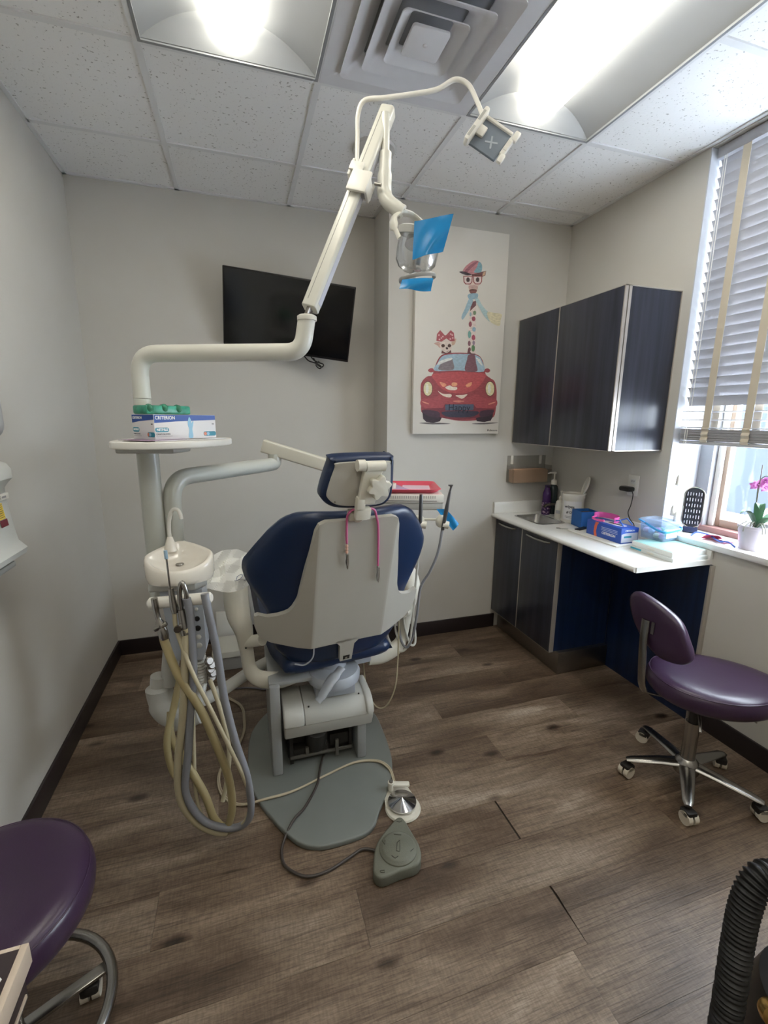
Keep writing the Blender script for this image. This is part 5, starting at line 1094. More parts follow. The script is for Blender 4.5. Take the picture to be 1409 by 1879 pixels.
# ================================================================== FOOT CONTROLS AND CABLES
fp = thing('disc_foot_control', (.535, 1.425, 0), 'round polished metal foot control on an ivory base, beside the chair base plate', 'foot pedal')
MB().lathe([(0, 0), (.068, 0), (.070, .004), (.066, .010), (0, .012)], Matrix.Translation((.535, 1.415, 0)), 40).build('base', M_cream, fp)
MB().prism([(.468, 1.43), (.488, 1.525), (.51, 1.54), (.585, 1.51), (.60, 1.42)], 0, .012, bev=.003).build('base_bracket', M_cream, fp)
MB().lathe([(.050, .008), (.056, .016), (.056, .022), (.0, .040)], Matrix.Translation((.535, 1.425, .004)), 48).build('metal_disc', mat('polished_steel', (200, 200, 202), .10, 1), fp)
b = MB(); b.box((0, 0, 0), (.084, .024, .012), .005, frame((.545, 1.490, .043), (1, -.30, 0), (0, 0, 1))); b.cyl((.513, 1.498, .02), (.513, 1.498, .055), .013, n=16); b.build('toe_lever', M_cream, fp)
MB().cyl((.513, 1.498, .055), (.513, 1.498, .062), .008, n=14).build('lever_pin', M_steel, fp)
pd = thing('footswitch', (.44, 1.22, 0), 'olive grey teardrop footswitch lying on the floor in front of the disc control', 'foot pedal')
M_olive = mat('olive_rubber', (104, 106, 94), .6, var=.06, bump=.3, bscale=300)
tp = [(.493, 1.345), (.462, 1.330), (.385, 1.268), (.352, 1.200), (.345, 1.165), (.368, 1.143), (.43, 1.148), (.488, 1.150), (.515, 1.175), (.524, 1.22), (.517, 1.275), (.508, 1.330)]
MB().prism([(p.x, p.y) for p in spline([(a, c, 0) for a, c in tp], 4, True)], .0, .044, bev=.008).build('body', M_olive, pd)
MB().lathe([(.066, -.004), (.064, .004), (.056, .010), (.052, .013), (0, .014)], Matrix.Translation((.448, 1.222, .044)), 40).build('press_dome', M_olive, pd)
b = MB(); zt_ = .0582
def mk(cx, cy, pts): b.tube([(cx+x, cy+y, zt_) for x, y in pts], .0011, 5)
mk(.448, 1.222, [(-.004, -.022), (-.012, -.016), (.0, .012), (.012, .018), (.0, -.018), (-.004, -.022)]); mk(.462, 1.262, [(-.014, .006), (.010, -.004)]); mk(.405, 1.245, [(-.004, .01), (0, -.006), (.006, .01)]); mk(.425, 1.186, [(-.01, .008), (-.002, -.004), (.010, .0)]); mk(.488, 1.192, [(-.006, -.002), (.006, .004)])
zt_ = .045; mk(.488, 1.325, [(-.010, .002), (0, -.004), (.010, -.002)]); mk(.374, 1.162, [(-.008, .004), (.006, .002), (.004, -.006), (-.008, -.002), (-.008, .004)])
b.build('raised_symbols', mat('dark_olive', (62, 64, 56), .6), pd)
ck = [(.300, 1.80), (.268, 1.72), (.248, 1.66), (.226, 1.595), (.166, 1.504), (.115, 1.455), (.075, 1.40), (.064, 1.35), (.075, 1.300), (.131, 1.250), (.204, 1.245), (.285, 1.271), (.340, 1.288), (.394, 1.262)]
def fz(x, y): return .029 if (.0 < x < .56 and 1.40 < y < 2.2) else .008
tag(MB().tube(spline([(x, y, fz(x, y)) for x, y in ck], 6), .0052, 8).build('pedal_cable', mat('dark_grey_cable', (62, 56, 52), .5)), 'dark grey cable looping from the chair base to the olive footswitch', 'cable')
cc = [(-.170, 2.66), (-.174, 2.425), (-.073, 2.268), (-.055, 2.137), (-.060, 2.035), (-.098, 1.92), (-.153, 1.834), (-.161, 1.743), (-.133, 1.662), (-.075, 1.609), (.028, 1.586), (.135, 1.595), (.276, 1.640), (.402, 1.673), (.496, 1.654), (.535, 1.600), (.540, 1.54), (.535, 1.505)]
def fz2(x, y): return .028 if (x > -.02 and x < .55 and y > 1.54) else .007
b = MB(); P_ = spline([(x, y, fz2(x, y)) for x, y in cc], 6); b.tube(P_, .0034, 8); b.tube([p+Vector((.0062, .0045, 0)) for p in P_], .0034, 8)
tag(b.build('twin_air_tube', mat('cream_tube', (180, 168, 144), .4)), 'cream twin air tube snaking over the base plate to the disc foot control', 'tube')
tag(MB().tube(spline([(-.27, 2.60, .007), (-.217, 2.46, .007), (-.12, 2.44, .007), (-.02, 2.42, .007), (.09, 2.36, .007), (.16, 2.28, .007)], 6), .005, 8).build('floor_cable', mat('grey_cable', (92, 88, 92), .5)), 'grey cable on the floor behind the support unit', 'cable')
# junction box and white panel by the far wall
jb = thing('junction_box', (-.12, 2.76, 0), 'low cream utility box on the floor under the far wall', 'utility box')
MB().b2((-.215, 2.66, 0), (-.035, 2.86, .085), .004).build('box', mat('shadow_grey_plastic', (150, 146, 138), .5), jb)  # shade on the front below the lid is put into the box colour
MB().b2((-.225, 2.645, .085), (-.025, 2.87, .125), .006).build('lid', M_cream, jb)
tag(MB(TR((-.135, 2.972, .0), rx=-3)).b2((-.075, -.01, .001), (.075, .01, .245), .004).build('white_panel_box', M_white), 'small white flat box standing against the far wall above the utility box', 'box')

# ================================================================== LEFT WALL AND FOREGROUND
M_disp = mat('pale_grey_plastic', (206, 208, 204), .38)
sd = thing('soap_dispenser', (XL+.05, 1.66, 1.04), 'pale grey wall soap dispenser with yellow and maroon labels', 'dispenser')
prof = [(0, 1.355), (.060, 1.362), (.088, 1.350), (.100, 1.330), (.100, 1.302), (.085, 1.285), (.074, 1.270), (.074, 1.235), (.080, 1.18), (.086, 1.12), (.090, 1.095), (.100, 1.084), (.112, 1.070), (.108, 1.052), (.085, 1.040), (0, 1.052)]
MDs = Matrix(((1, 0, 0, XL), (0, 0, 1, 0), (0, 1, 0, 0), (0, 0, 0, 1)))
MB().prism(prof, 1.545, 1.765, MDs, bev=.018).build('housing', M_disp, sd)
MLb = frame((XL+.0755, 1.70, 1.245), (0, 1, 0), (1, 0, -.03))
b = MB(); b.box((0, 0, .003), (.10, .020, .008), .002, MLb); b.build('name_plate', M_white, sd)
text('plate_mark', 'i', .016, MLb @ Matrix.Translation((-.006, 0, .0075)), M_ink, sd); MB().box((.016, 0, .0072), (.026, .006, .0006), 0, MLb).build('plate_print', mat('print_grey', (150, 150, 152), .5), sd)
ML2 = frame((XL+.0800, 1.685, 1.195), (0, 1, 0), (1, 0, .10))
MB().box((0, .008, .001), (.040, .050, .001), 0, ML2).build('yellow_label', mat('yellow_label_paper', (226, 196, 70), .6), sd)
for i in range(7): MB().box((0, .028-.0065*i, .0018), (.032-.004*(i % 3), .0018, .0006), 0, ML2).build('label_print', M_ink, sd)
MB().box((.003, -.030, .002), (.044, .022, .001), 0, ML2).build('maroon_label', mat('maroon_label_paper', (110, 36, 48), .6), sd)
MB().b2((XL, 1.53, 1.020), (XL+.095, 1.70, 1.040), .006).build('drip_ledge', mat('dispenser_grey', (160, 162, 158), .5), sd)  # ledge in a darker grey than the housing
td = MB(); td.prism([(p[0]+.06, p[1]+1.60) for p in rrect(.12, .36, .05, 6)], 1.46, 1.724, MDs, bev=.03)
tag(td.build('towel_dispenser', mat('silver_grey_plastic', (178, 182, 188), .3)), 'rounded grey dispenser on the left wall above the soap dispenser', 'dispenser')
# low dark cart at the camera's left
ct = thing('dark_cart', (-.54, .42, 0), 'dark cart top with cream edge and white markings in the near left corner', 'cart')
M_cart = mat('dark_brown_laminate', (52, 42, 44), .45); M_edge = mat('cream_edge_band', (206, 190, 172), .5)
cx0, cx1, cy0, cy1, cz = -.78, -.330, .16, .648, .75
MB().b2((cx0, cy0, .66), (cx1-.010, cy1-.006, cz), 0).build('top', M_cart, ct)
b = MB(); b.b2((cx1-.010, cy0, .715), (cx1, cy1, cz), .001); b.b2((cx0, cy1-.006, .744), (cx1-.010, cy1, cz), .001); b.b2((cx1-.012, cy0, .668), (cx1-.008, cy1-.012, .674), 0); b.build('edge_band', M_edge, ct)
MB().b2((cx0+.03, cy0+.02, .05), (cx1-.045, cy1-.05, .66), .004).build('cabinet_body', mat('cart_black', (26, 24, 26), .5), ct)
for x in (cx0+.06, cx1-.09):
    for y in (cy0+.06, cy1-.1): MB().cyl((x, y-.012, .026), (x, y+.012, .026), .026, n=16).build('caster', M_castd, ct)
b = MB()
for q in ([(-.358, .600), (-.352, .612), (-.338-.008, .606), (-.350, .592)], [(-.372, .592), (-.360, .594), (-.358, .572), (-.368, .575)], [(-.356, .566), (-.348, .562), (-.352, .548), (-.360, .552)], [(-.380, .560), (-.370, .556), (-.372, .54), (-.382, .545)]): b.prism(q, cz, cz+.0006)
b.build('white_print', M_prn, ct, smooth=False)
# ribbed black suction hose and its machine
vm = thing('suction_machine', (.95, .33, 0), 'black machine with a thick ribbed hose at the near right edge', 'suction machine')
pth = spline([(.735, .375, .30), (.762, .391, .46), (.793, .414, .609), (.808, .421, .672), (.826, .423, .706), (.850, .420, .716), (.890, .41, .700), (.92, .40, .64), (.94, .38, .52)], 16)
dense = []
for i in range(len(pth)-1):
    for j in range(4): dense.append(pth[i].lerp(pth[i+1], j/4))
L_ = 0; rr = []
for i, p in enumerate(dense):
    if i: L_ += (p-dense[i-1]).length
    rr.append(.0225+.0022*math.cos(2*math.pi*L_/.0085))
M_rib = mat('ribbed_black_rubber', (9, 9, 11), .5)
b = MB(); b.tube(dense, rr, 16); b.build('ribbed_hose', M_rib, vm, ang=80)
b = MB(); b.lathe([(0, 0), (.12, 0), (.13, .02), (.13, .40), (.115, .455), (.07, .485), (.0, .49)], Matrix.Translation((.955, .33, .03)), 32); b.build('canister', M_black, vm)
b = MB(); b.tube([(.735, .375, .305), (.73, .37, .24), (.80, .34, .12), (.86, .33, .11)], .026, 14); b.build('hose_cuff', M_dark, vm)
b = MB(); b.lathe([(.012, -.012), (.020, -.010), (.022, 0), (.020, .010), (.012, .012)], frame((.850, .372, .470), (0, 1, 0), (-.5, -.8, .3)), 20); b.build('brass_fitting', mat('brass', (196, 160, 96), .25, 1), vm)
b = MB(); b.lathe([(.008, 0), (.016, .004), (.016, .02), (.010, .03)], frame((.856, .370, .446), (0, 1, 0), (-.4, -.9, -.2)), 16); b.build('chrome_fitting', M_chrome, vm)
for k in range(4):
    a = math.radians(45+90*k); MB().cyl((.955+.1*math.cos(a), .33+.1*math.sin(a)-.01, .016), (.955+.1*math.cos(a), .33+.1*math.sin(a)+.01, .016), .016, n=14).build('wheel', M_castd, vm)
# ================================================================== THINGS ON THE WORKTOP AND SILL
Z = WZ1
def lathe_at(prof, x, y, z, n=24): return MB().lathe(prof, Matrix.Translation((x, y, z)), n)
# purple bottle
pu = thing('lotion_bottle', (2.016, 2.630, Z), 'slim purple patterned bottle in the corner of the worktop', 'bottle')
def pattern_mat():
    m = bpy.data.materials.new('purple_flower_label'); n = N(m); tc = n.new('ShaderNodeTexCoord'); vo = n.new('ShaderNodeTexVoronoi'); vo.inputs['Scale'].default_value = 70; n.link(tc.outputs['Object'], vo.inputs['Vector'])
    r = n.new('ShaderNodeValToRGB'); e = r.color_ramp.elements; e[0].position = .15; e[0].color = lin((224, 190, 220)); e[1].position = .5; e[1].color = lin((62, 36, 92)); n.link(vo.outputs['Distance'], r.inputs[0]); n.link(r.outputs[0], n.b.inputs['Base Color']); n.b.inputs['Roughness'].default_value = .35; return m
lathe_at([(0, 0), (.027, 0), (.030, .006), (.030, .085), (.028, .10), (.029, .13), (.027, .15), (.019, .175), (.016, .19), (0, .192)], 2.016, 2.630, Z).build('body', mat('purple_plastic', (66, 36, 98), .25), pu)
lathe_at([(.0303, 0), (.0303, .078)], 2.016, 2.630, Z+.008).build('label_sleeve', pattern_mat(), pu)
lathe_at([(.016, 0), (.018, .004), (.018, .016), (.0, .018)], 2.016, 2.630, Z+.188).build('cap', mat('dark_purple_plastic', (44, 24, 66), .3), pu)
def pump(parent, x, y, z, s=1, ang=200):
    a = math.radians(ang); d = Vector((math.cos(a), math.sin(a), 0))
    b = lathe_at([(.014*s, 0), (.015*s, .004*s), (.015*s, .022*s), (.008*s, .028*s), (.0045*s, .030*s), (.0045*s, .058*s), (.009*s, .060*s), (.009*s, .070*s), (0, .072*s)], x, y, z, 16)
    b.tube([Vector((x, y, z+.065*s)), Vector((x, y, z+.065*s))+d*.022*s, Vector((x, y, z+.060*s))+d*.036*s], .004*s, 8); b.build('pump', M_white, parent)
db = thing('dark_pump_bottle', (2.077, 2.645, Z), 'tall dark bottle with white pump behind the purple bottle', 'bottle')
lathe_at([(0, 0), (.030, 0), (.032, .006), (.032, .17), (.026, .195), (.014, .205), (0, .207)], 2.077, 2.645, Z).build('body', mat('dark_green_bottle', (44, 58, 62), .2), db); pump(db, 2.077, 2.645, Z+.205, 1.25, 150)
sb = thing('soap_bottle', (2.030, 2.500, Z), 'small white pump soap bottle left of the wipes canister', 'bottle')
lathe_at([(0, 0), (.030, 0), (.033, .005), (.033, .080), (.028, .112), (.014, .125), (0, .127)], 2.030, 2.500, Z).build('body', M_white, sb); pump(sb, 2.030, 2.500, Z+.125, .85, -70)
MB().box((0, 0, 0), (.030, .022, .001), 0, frame((2.030-.0295, 2.500-.0165, Z+.045), (.5, -.86, 0), (-.86, -.5, 0))).build('label', mat('pale_grey_label', (190, 192, 196), .5), sb)
# faucet
fa = thing('faucet', (2.055, 2.555, Z), 'low chrome faucet behind the small sink', 'faucet')
lathe_at([(.022, 0), (.022, .008), (.014, .012), (.013, .075), (0, .078)], 2.075, 2.560, Z).build('body', M_chrome, fa)
MB().tube(spline([(2.075, 2.560, Z+.065), (2.03, 2.565, Z+.080), (1.975, 2.565, Z+.080), (1.950, 2.563, Z+.068)], 5), .009, 12).build('spout', M_chrome, fa)
MB().tube([(2.075, 2.560, Z+.076), (2.092, 2.575, Z+.100)], [.008, .006], 10).build('handle', M_chrome, fa)
# wipes canister with open lid
cn = thing('wipes_canister', (2.045, 2.415, Z), 'white wipes canister with its lid flipped open', 'canister')
cx, cy = 2.039, 2.392
lathe_at([(0, 0), (.064, 0), (.068, .006), (.068, .012), (.066, .016), (.066, .150), (.069, .155), (.069, .180), (.064, .186), (.056, .186), (.054, .178), (0, .176)], cx, cy, Z, 36).build('tub', M_white, cn)
MB().lathe([(0, .0), (.050, .0), (.058, .004), (.060, .012), (.058, .012), (.052, .006), (0, .005)], frame((cx+.052, cy-.050, Z+.236), (0, 0, 1), (-.80, .50, .30)), 30).build('lid', M_white, cn)
MB().box((cx+.046, cy-.040, Z+.184), (.02, .02, .012), .003).build('hinge', M_white, cn)
b = MB(); b.lathe([(.0664, .02), (.0664, .14)], Matrix.Translation((cx, cy, Z)), 30, 175, 280); b.build('label', mat('off_white_label', (230, 230, 232), .5), cn)
ca = math.radians(214); nd = Vector((math.cos(ca), math.sin(ca), 0)); tx = Vector((-nd.y, nd.x, 0))
text('label_lettering', 'wipes', .026, frame(Vector((cx, cy, Z+.105))+nd*.0672, tx, nd), M_ink, cn, bold=.0005)
text('label_lettering', '# D', .022, frame(Vector((cx, cy, Z+.068))+nd*.0672, tx, nd), M_ink, cn, bold=.0003)
for k, w in ((.042, .05), (.034, .036)): MB().box((0, 0, 0), (w, .0025, .0006), 0, frame(Vector((cx, cy, Z+k))+nd*.0674, tx, nd)).build('label_line', mat('print_grey', (150, 150, 152), .5), cn)
# blue tissue cube
bt = thing('blue_cube_box', (2.02, 2.28, Z), 'blue cube box with an open brown top beside the canister', 'box')
MBt = frame((2.022, 2.258, Z), (1, -.18, 0), (0, 0, 1))
M_b = mat('bright_blue_card', (28, 96, 170), .45)
b = MB(MBt); b.b2((-.055, -.055, 0), (.055, .055, .004)); 
for a in ((-.055, -.055, 0, -.052, .055, .1), (.052, -.055, 0, .055, .055, .1), (-.052, -.055, 0, .052, -.052, .1), (-.052, .052, 0, .052, .055, .1)): b.b2(a[:3], a[3:])
b.build('carton', M_b, bt); MB(MBt).b2((-.052, -.052, .078), (.052, .052, .084)).build('inner_roll', mat('brown_card', (110, 90, 84), .7), bt)
# white board under the blue glove box
bd_ = tag(MB().b2((1.835, 1.805, Z), (2.085, 2.185, Z+.008), .003).build('white_board', mat('white_board_plastic', (228, 228, 222), .4)), 'thin white board lying on the worktop under the blue glove box', 'board')
tag(MB(TR((1.925, 2.165, Z+.0085), rz=20)).box((0, 0, .003), (.10, .035, .006), .002).build('black_remote', M_black), 'small flat black device lying beside the blue cube box', 'device')
kr = thing('key_tag', (1.83, 2.24, Z), 'small metal tag lying on the worktop before the sink', 'tag')
b = MB(); b.tube([(1.822+.012*math.cos(a), 2.245+.012*math.sin(a), Z+.0018) for a in [math.pi*2*i/20 for i in range(20)]], .0015, 6, closed=True); b.build('ring', M_steel, kr)
MB(TR((1.845, 2.225, Z), rz=-30)).box((0, 0, .0015), (.05, .022, .002), .0008).build('plate', M_grey, kr)
# blue glove box
g2 = thing('blue_glove_box', (1.94, 1.955, Z+.008), 'blue carton of gloves with an orange stripe on the worktop', 'glove box')
Mb2 = frame((1.884, 2.080, Z+.0085), (0, -1, 0), (0, 0, 1))      # x toward the camera along the long side, y to the right
L2, W2, H2 = .250, .115, .082
M_cb = mat('carton_deep_blue', (44, 84, 176), .42)
MB().b2((0, 0, 0), (L2, W2, H2), .001, Mb2).build('carton', M_cb, g2)
ML_ = Mb2 @ Matrix(((1, 0, 0, 0), (0, 0, -1, 0), (0, 1, 0, 0), (0, 0, 0, 1)))
MN_ = Mb2 @ Matrix(((0, 0, 1, L2), (1, 0, 0, 0), (0, 1, 0, 0), (0, 0, 0, 1)))
b = MB(); b.prism([(.062, .0), (.082, .0), (.074, .03), (.078, .06), (.090, H2), (.066, H2), (.058, .055), (.056, .025)], 0, .0004, ML_); b.build('orange_stripe', mat('carton_orange_red', (226, 110, 78), .5), g2, smooth=False)
text('brand_lettering', 'CRITERION', .019, ML_ @ Matrix.Translation((.165, .030, .0005)), M_prn, g2, bold=.0005)
for k in range(3): MB().prism([(.11, .060-.008*k), (.225, .060-.008*k), (.225, .063-.008*k), (.11, .063-.008*k)], 0, .0003, ML_).build('small_print', mat('print_pale_blue', (176, 190, 224), .5), g2, smooth=False)
b = MB(); b.prism([(.004, .006), (W2-.004, .006), (W2-.004, .056), (.03, .056), (.004, .050)], 0, .0004, MN_); b.build('white_patch', mat('print_silver', (200, 204, 214), .5), g2, smooth=False)
b = MB(); b.prism([(.02, .030), (.07, .030), (.07, .040), (.02, .040)], .0004, .0008, MN_); b.build('blue_patch', M_gteal, g2, smooth=False)
text('brand_lettering', 'CRITERION', .012, MN_ @ Matrix.Translation((.057, .068, .0005)), M_prn, g2, bold=.0003)
b = MB(); b.prism([(p[0]+.14, p[1]+.058) for p in rrect(.15, .055, .026, 6)], H2, H2+.0008, Mb2); b.build('tear_opening', mat('tissue_grey', (206, 206, 212), .7), g2, smooth=False)
b = MB(); b.prism([(p[0]+.15, p[1]+.058) for p in rrect(.10, .016, .007, 6)], H2+.0008, H2+.0014, Mb2); b.build('slot', M_black, g2, smooth=False)
# pink glasses on top of the box
gl = thing('pink_glasses', (1.94, 1.97, Z+.091), 'pink wraparound safety glasses with blue temples resting on the glove box', 'glasses')
Mq = frame((1.94, 2.00, Z+.0925), (0, -1, 0), (0, 0, 1))
def band(u, v): a = math.radians(200-220*u); return Vector((.062*math.cos(a)*1.25, .045*math.sin(a), .004+.030*v+.004*math.sin(3*u)))
b = MB(Mq); b.grid(band, 26, 4); b.grid(lambda u, v: band(u, v)*1.03, 26, 4); b.build('lens', mat('pink_clear_plastic', (222, 100, 170), .25), gl)
b = MB(Mq); b.tube([(.08, -.01, .02), (.115, -.02, .030), (.150, -.028, .006)], .0035, 8); b.tube([(.075, .03, .02), (.11, .035, .036), (.145, .04, .008)], .0035, 8); b.build('temple', mat('blue_plastic', (62, 110, 200), .35), gl)
b = MB(Mq); b.tube(spline([(-.075, .0, .012), (-.05, -.052, .012), (.01, -.066, .012), (.05, -.060, .016)], 5), .006, 8, flat=(1, .4)); b.build('pink_strap', mat('pink_band', (236, 96, 170), .4), gl)
# two flat boxes with a mint cover
for i, (a, c, mm, lab) in enumerate((((1.888, 1.522, Z), (2.108, 1.772, Z+.020), mat('white_folder', (224, 230, 230), .4), 'lower flat white case with a blue strip under the mint case'), ((1.892, 1.532, Z+.0205), (2.106, 1.765, Z+.045), mat('white_case', (230, 234, 232), .4), 'flat white case with mint top under the plastic tub'))):
    t = thing('flat_case', ((a[0]+c[0])/2, (a[1]+c[1])/2, a[2]), lab, 'case')
    MB().b2(a, c, .003).build('case_body', mm, t)
    if i: MB().b2((a[0]+.004, a[1]+.004, c[2]-.001), (c[0]-.004, c[1]-.004, c[2]+.0015), .0005).build('mint_cover', mat('mint_plastic', (168, 220, 214), .35), t)
    else: MB().b2((a[0]-.0008, 1.70, Z+.006), (a[0]+.002, 1.765, Z+.015)).build('blue_strip', mat('cyan_print', (60, 170, 200), .4), t)
    MB().b2((a[0]-.001, (a[1]+c[1])/2-.02, a[2]+.006), (a[0]+.002, (a[1]+c[1])/2+.02, a[2]+.014), .0005).build('latch', M_white, t)
# clear tub with blue handle
tb = thing('plastic_tub', (2.05, 1.76, Z+.047), 'clear plastic tub with blue carry handle and pastel contents', 'tub')
TZ = Z+.0475; Mtb = frame((2.052, 1.755, TZ), (1, .10, 0), (0, 0, 1))
M_tub = bpy.data.materials.new('frosted_clear_plastic'); _n = N(M_tub); _n.b.inputs['Base Color'].default_value = lin((214, 228, 246)); _n.b.inputs['Roughness'].default_value = .3; _tb = _n.new('ShaderNodeBsdfTransparent'); _tb.inputs[0].default_value = lin((232, 240, 250)); _mx = _n.new('ShaderNodeMixShader'); _mx.inputs[0].default_value = .22
_n.link(_tb.outputs[0], _mx.inputs[1]); _n.link(_n.b.outputs[0], _mx.inputs[2]); _n.link(_mx.outputs[0], _n.out.inputs['Surface'])
def rr_(w, h, r, z): return [(p[0], p[1], z) for p in rrect(w, h, r, 4)]
b = MB(Mtb); loft(b, [rr_(.106, .126, .010, 0), rr_(.110, .130, .012, .004), rr_(.122, .142, .014, .085), rr_(.119, .139, .013, .085), rr_(.107, .127, .010, .006)], True, True); b.build('tub_body', M_tub, tb, ang=50)
b = MB(Mtb); loft(b, [rr_(.128, .148, .014, .083), rr_(.130, .150, .014, .096), rr_(.124, .144, .014, .102), rr_(.090, .110, .012, .102), rr_(.086, .106, .012, .096)]); b.build('lid', M_tub, tb, ang=50)
b = MB(Mtb)
b.tube(spline([(-.066, .03, .080), (-.068, -.01, .066), (-.068, -.05, .056), (-.060, -.078, .054), (.0, -.080, .056), (.060, -.078, .062), (.068, -.04, .072), (.066, .03, .080)], 5), .0042, 8, flat=(1.4, .7)); b.tube([(-.068, .07, .094), (-.068, .035, .084)], .004, 8); b.build('handle', mat('sky_blue_plastic', (70, 160, 220), .35), tb)
for i in range(14):
    cl = [(226, 160, 200), (160, 220, 170), (240, 210, 230), (200, 220, 240), (240, 230, 190)][i % 5]
    MB(Mtb).sph((-.036+.024*(i % 4), -.045+.03*((i//4) % 4), .022+.018*(i // 8)), (.016, .017, .014), None, 10, 7).build('pastel_pod', mat('pod_%d' % (i % 5), cl, .5), tb)
Mtf = Mtb @ Matrix.Translation((0, -.0690, .040)) @ FRONT
MB(Mtf).box((0, 0, 0), (.080, .045, .0006), 0).build('label', mat('blue_white_label', (206, 226, 246), .5), tb); MB(Mtf).prism([(p[0]+.006, p[1]+.010) for p in rrect(.040, .018, .008, 5)], .0004, .0008).build('label_badge', M_prn, tb, smooth=False)
text('label_number', '215', .015, Mtf @ Matrix.Translation((.006, .010, .0012)), M_ink, tb, bold=.0003)
MB(Mtf).box((-.018, -.014, .0006), (.034, .010, .0006), 0).build('label_box', M_prn, tb)
# outlet with charger
ou = thing('wall_outlet', (XR, 2.019, 1.08), 'white wall outlet above the worktop', 'outlet')
MB().b2((XR-.006, 1.984, 1.080), (XR, 2.056, 1.196), .002).build('plate', M_white, ou)
for zz in (1.115, 1.160):
    o = MB().box((XR-.0065, 2.020, zz), (.003, .034, .028), .001).build('socket', mat('socket_white', (214, 214, 212), .4), ou)
    for yy in (2.013, 2.027): MB().box((XR-.0082, yy, zz+.003), (.001, .0022, .009)).build('slot', M_black, o)
cg = thing('charger', (XR-.03, 2.03, 1.1), 'black plug-in charger with thin black cord in the wall outlet', 'charger')
MB().box((XR-.032, 2.035, 1.118), (.048, .075, .028), .010).build('plug', M_black, cg)
MB().tube(spline([(XR-.034, 2.000, 1.116), (XR-.034, 1.985, 1.09), (XR-.03, 1.995, 1.03), (XR-.028, 2.01, .985), (XR-.03, 1.99, .95), (XR-.05, 1.94, .93), (XR-.09, 1.90, .90)], 6), .0025, 7).build('cord', M_black, cg)
# acrylic holder with brown folders
ah = thing('folder_holder', (1.90, 2.72, 1.05), 'clear acrylic wall holder filled with tan envelopes under the wall cabinet', 'holder')
M_acr = bpy.data.materials.new('clear_acrylic'); _n = N(M_acr); _tb = _n.new('ShaderNodeBsdfTransparent'); _tb.inputs[0].default_value = (.9, .9, .89, 1); _gl = _n.new('ShaderNodeBsdfGlossy'); _gl.inputs['Roughness'].default_value = .08; _mx = _n.new('ShaderNodeMixShader'); _mx.inputs[0].default_value = .10
_n.link(_tb.outputs[0], _mx.inputs[1]); _n.link(_gl.outputs[0], _mx.inputs[2]); _n.link(_mx.outputs[0], _n.out.inputs['Surface'])
b = MB(); b.b2((1.755, YC-.004, 1.075), (2.065, YC-.001, 1.255)); b.b2((1.755, YC-.085, 1.070), (2.065, YC-.001, 1.074)); b.b2((1.755, YC-.085, 1.074), (2.065, YC-.082, 1.165)); b.b2((1.755, YC-.082, 1.074), (1.758, YC-.004, 1.19)); b.b2((2.062, YC-.082, 1.074), (2.065, YC-.004, 1.19)); b.build('acrylic_shell', M_acr, ah)
for x in (1.79, 2.02): MB().box((x, YC-.006, 1.225), (.020, .006, .060), .002).build('mounting_strip', M_white, ah)
M_tan = mat('tan_paper', (196, 160, 132), .75, var=.06)
for i in range(7):
    o = MB(TR((1.905, YC-.072+.0095*i, 1.0755), rx=-2)).box((0, 0, .042+.001*(i % 3)), (.270-.012*(i % 2), .006, .085+.004*(i % 3)), .001).build('tan_envelope', M_tan)
    tag(o, 'foremost tan envelope in the clear acrylic wall holder' if i == 0 else 'tan envelope behind the foremost one in the clear acrylic wall holder', 'envelope', 'tan envelopes in the acrylic holder')
# sill things: dark oval rack
rk = thing('oval_bit_rack', (2.225, 1.715, SILL), 'dark upright oval rack with rows of small pale bits on the window sill', 'rack')
MR = frame((2.222, 1.722, SILL+.030), (.62, -.78, 0), (-.78, -.62, .10)) @ Matrix.Scale(.82, 4); 
ov = rrect(.105, .255, .050, 8)
MB(MR).prism([(p[0], p[1]+.125) for p in ov], -.012, .0, None, bev=.003).build('panel', mat('dark_slate_plastic', (44, 48, 58), .4), rk)
b = MB(MR); b.tube([(p[0]*1.0, p[1]+.125, .002) for p in ov], .005, 8, closed=True); b.build('rim', M_chrome, rk)
for r_ in range(6):
    for c_ in range(6):
        MB(MR).box((-.036+.0145*c_, .030+.036*r_, .005), (.0038, .014+.009*((r_*7+c_*3) % 4)/3, .010), .001).build('bit', mat('pale_bit', (196, 198, 202), .35), rk)
MB(MR).box((0, -.016, -.006), (.080, .036, .045), .006).build('stand', mat('navy_stand', (34, 44, 74), .4), rk)
# pink mask with blue temple on the sill
pm = thing('pink_eyeshield', (2.20, 1.58, SILL), 'pink eye shield with blue frame lying on the window sill', 'eye shield')
def sh(u, v): a = math.radians(20+130*u); return Vector((2.205+.055*math.cos(a)*.9, 1.555+.075*math.sin(a)-.03+.02*v, SILL+.002+.016*v+.010*math.sin(math.pi*u)))
b = MB(); b.grid(lambda u, v: Vector((2.165+.075*v+.01*math.sin(5*u), 1.50+.105*u, SILL+.004+.030*math.sin(math.pi*u)*(1-v)+.004*math.sin(9*u+4*v))), 16, 8); b.grid(lambda u, v: Vector((2.165+.075*v+.01*math.sin(5*u), 1.50+.105*u, SILL+.0048+.030*math.sin(math.pi*u)*(1-v)+.004*math.sin(9*u+4*v))), 16, 8)
b.build('shield', mat('hot_pink_plastic', (244, 108, 150), .35), pm)
MB().tube(spline([(2.150, 1.655, SILL+.006), (2.175, 1.645, SILL+.024), (2.20, 1.60, SILL+.018), (2.155, 1.52, SILL+.012), (2.15, 1.47, SILL+.020), (2.146, 1.435, SILL+.006)], 6), .004, 8).build('frame', mat('blue_frame_plastic', (84, 116, 206), .35), pm)
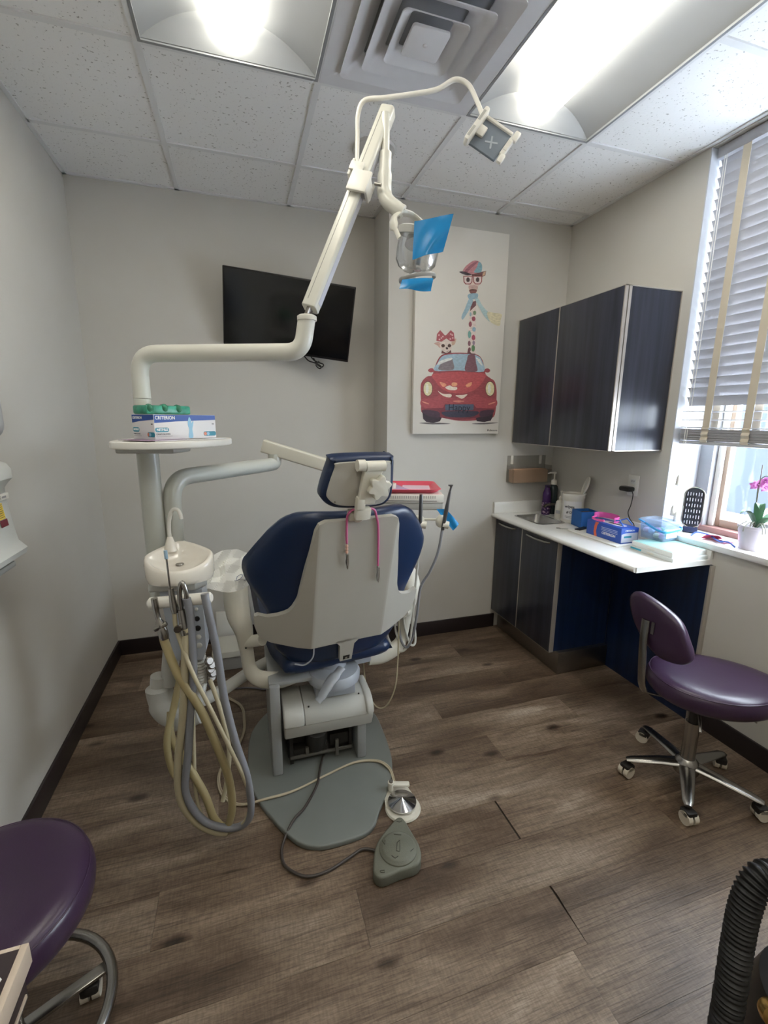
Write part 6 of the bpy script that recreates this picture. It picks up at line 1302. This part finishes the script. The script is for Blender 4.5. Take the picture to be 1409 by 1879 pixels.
# orchid
oc = thing('potted_orchid', (2.215, 1.408, SILL), 'purple orchid in a white pot on the window sill', 'plant')
ox, oy = 2.215, 1.405
lathe_at([(0, 0), (.050, 0), (.053, .004), (.066, .098), (.069, .100), (.069, .112), (.063, .112), (.058, .090), (0, .088)], ox, oy, SILL, 32).build('pot', mat('lilac_white_pot', (218, 212, 224), .35), oc)
MB().lathe([(0, .094), (.03, .096), (.058, .090)], Matrix.Translation((ox, oy, SILL)), 20).build('bark', mat('dark_bark', (60, 52, 46), .9, var=.4, vscale=60), oc)
M_leaf = mat('leaf_green', (84, 120, 92), .4); M_stem = mat('stem_green', (86, 104, 74), .5)
def leaf(a, L, w, rise):
    d = Vector((math.cos(a), math.sin(a), 0)); s_ = Vector((-d.y, d.x, 0))
    def f(u, v): t = u; ww = w*math.sin(math.pi*min(1, .08+t*.92))**.7; return Vector((ox, oy, SILL+.095))+d*(L*t)+s_*(ww*(2*v-1))+Vector((0, 0, rise*math.sin(2.2*t)+.006*abs(2*v-1)))
    b = MB(); b.grid(f, 12, 4); b.grid(lambda u, v: f(u, v)+Vector((0, 0, .0015)), 12, 4); return b.build('leaf', M_leaf, oc)
for a, L, w, r in ((-.4, .11, .022, .07), (.9, .10, .020, .05), (2.9, .09, .018, .08), (-1.9, .11, .022, .06), (-2.6, .07, .02, .12)): leaf(a, L, w, r)
MB().tube(spline([(ox, oy, SILL+.09), (ox-.006, oy+.012, SILL+.20), (ox-.004, oy+.018, SILL+.30), (ox+.006, oy+.002, SILL+.335), (ox+.012, oy-.024, SILL+.325)], 6), .0022, 7).build('flower_stem', M_stem, oc)
MB().cyl((ox-.012, oy+.006, SILL+.08), (ox-.014, oy+.010, SILL+.385), .0018, n=8).build('stake', mat('brown_stake', (104, 88, 74), .7), oc)
random.seed(11)
for i in range(12):
    a = random.uniform(0, 6.28); d = Vector((math.cos(a), math.sin(a), 0)); L = random.uniform(.05, .10); z0 = SILL+.10
    MB().tube(spline([Vector((ox, oy, z0)), Vector((ox, oy, z0+.03))+d*L*.5, Vector((ox, oy, z0+.012))+d*L, Vector((ox, oy, z0-.01))+d*(L*1.1)], 5), .0018, 6).build('aerial_root', mat('grey_root', (134, 134, 122), .6), oc)
M_pet = mat('magenta_petal', (186, 108, 172), .5, var=.15, vscale=40)
for (fx, fy, fz_) in ((-.014, .016, .296), (.006, .004, .310), (.012, -.018, .322), (.0, -.006, .285), (.016, -.010, .300), (-.010, .034, .290)):
    b = MB(); c = Vector((ox+fx, oy+fy, SILL+fz_))
    for k in range(5):
        a = 2*math.pi*k/5+.3; e1 = Vector((-.5, -.8, .2)).normalized(); uu = Vector((.85, -.5, 0)); vv = Vector((0, 0, 1)); d = uu*math.cos(a)+vv*math.sin(a); s_ = -uu*math.sin(a)+vv*math.cos(a)
        b.grid(lambda u, v, d=d, s_=s_: c+d*(.022*u)+s_*(.009*math.sin(math.pi*min(1, .1+.9*u))*(2*v-1))+e1*(.006*math.sin(3*u)), 6, 3)
    b.sph(tuple(c+Vector((-.003, -.005, 0))), .0035, None, 8, 6); b.build('flower', M_pet, oc)
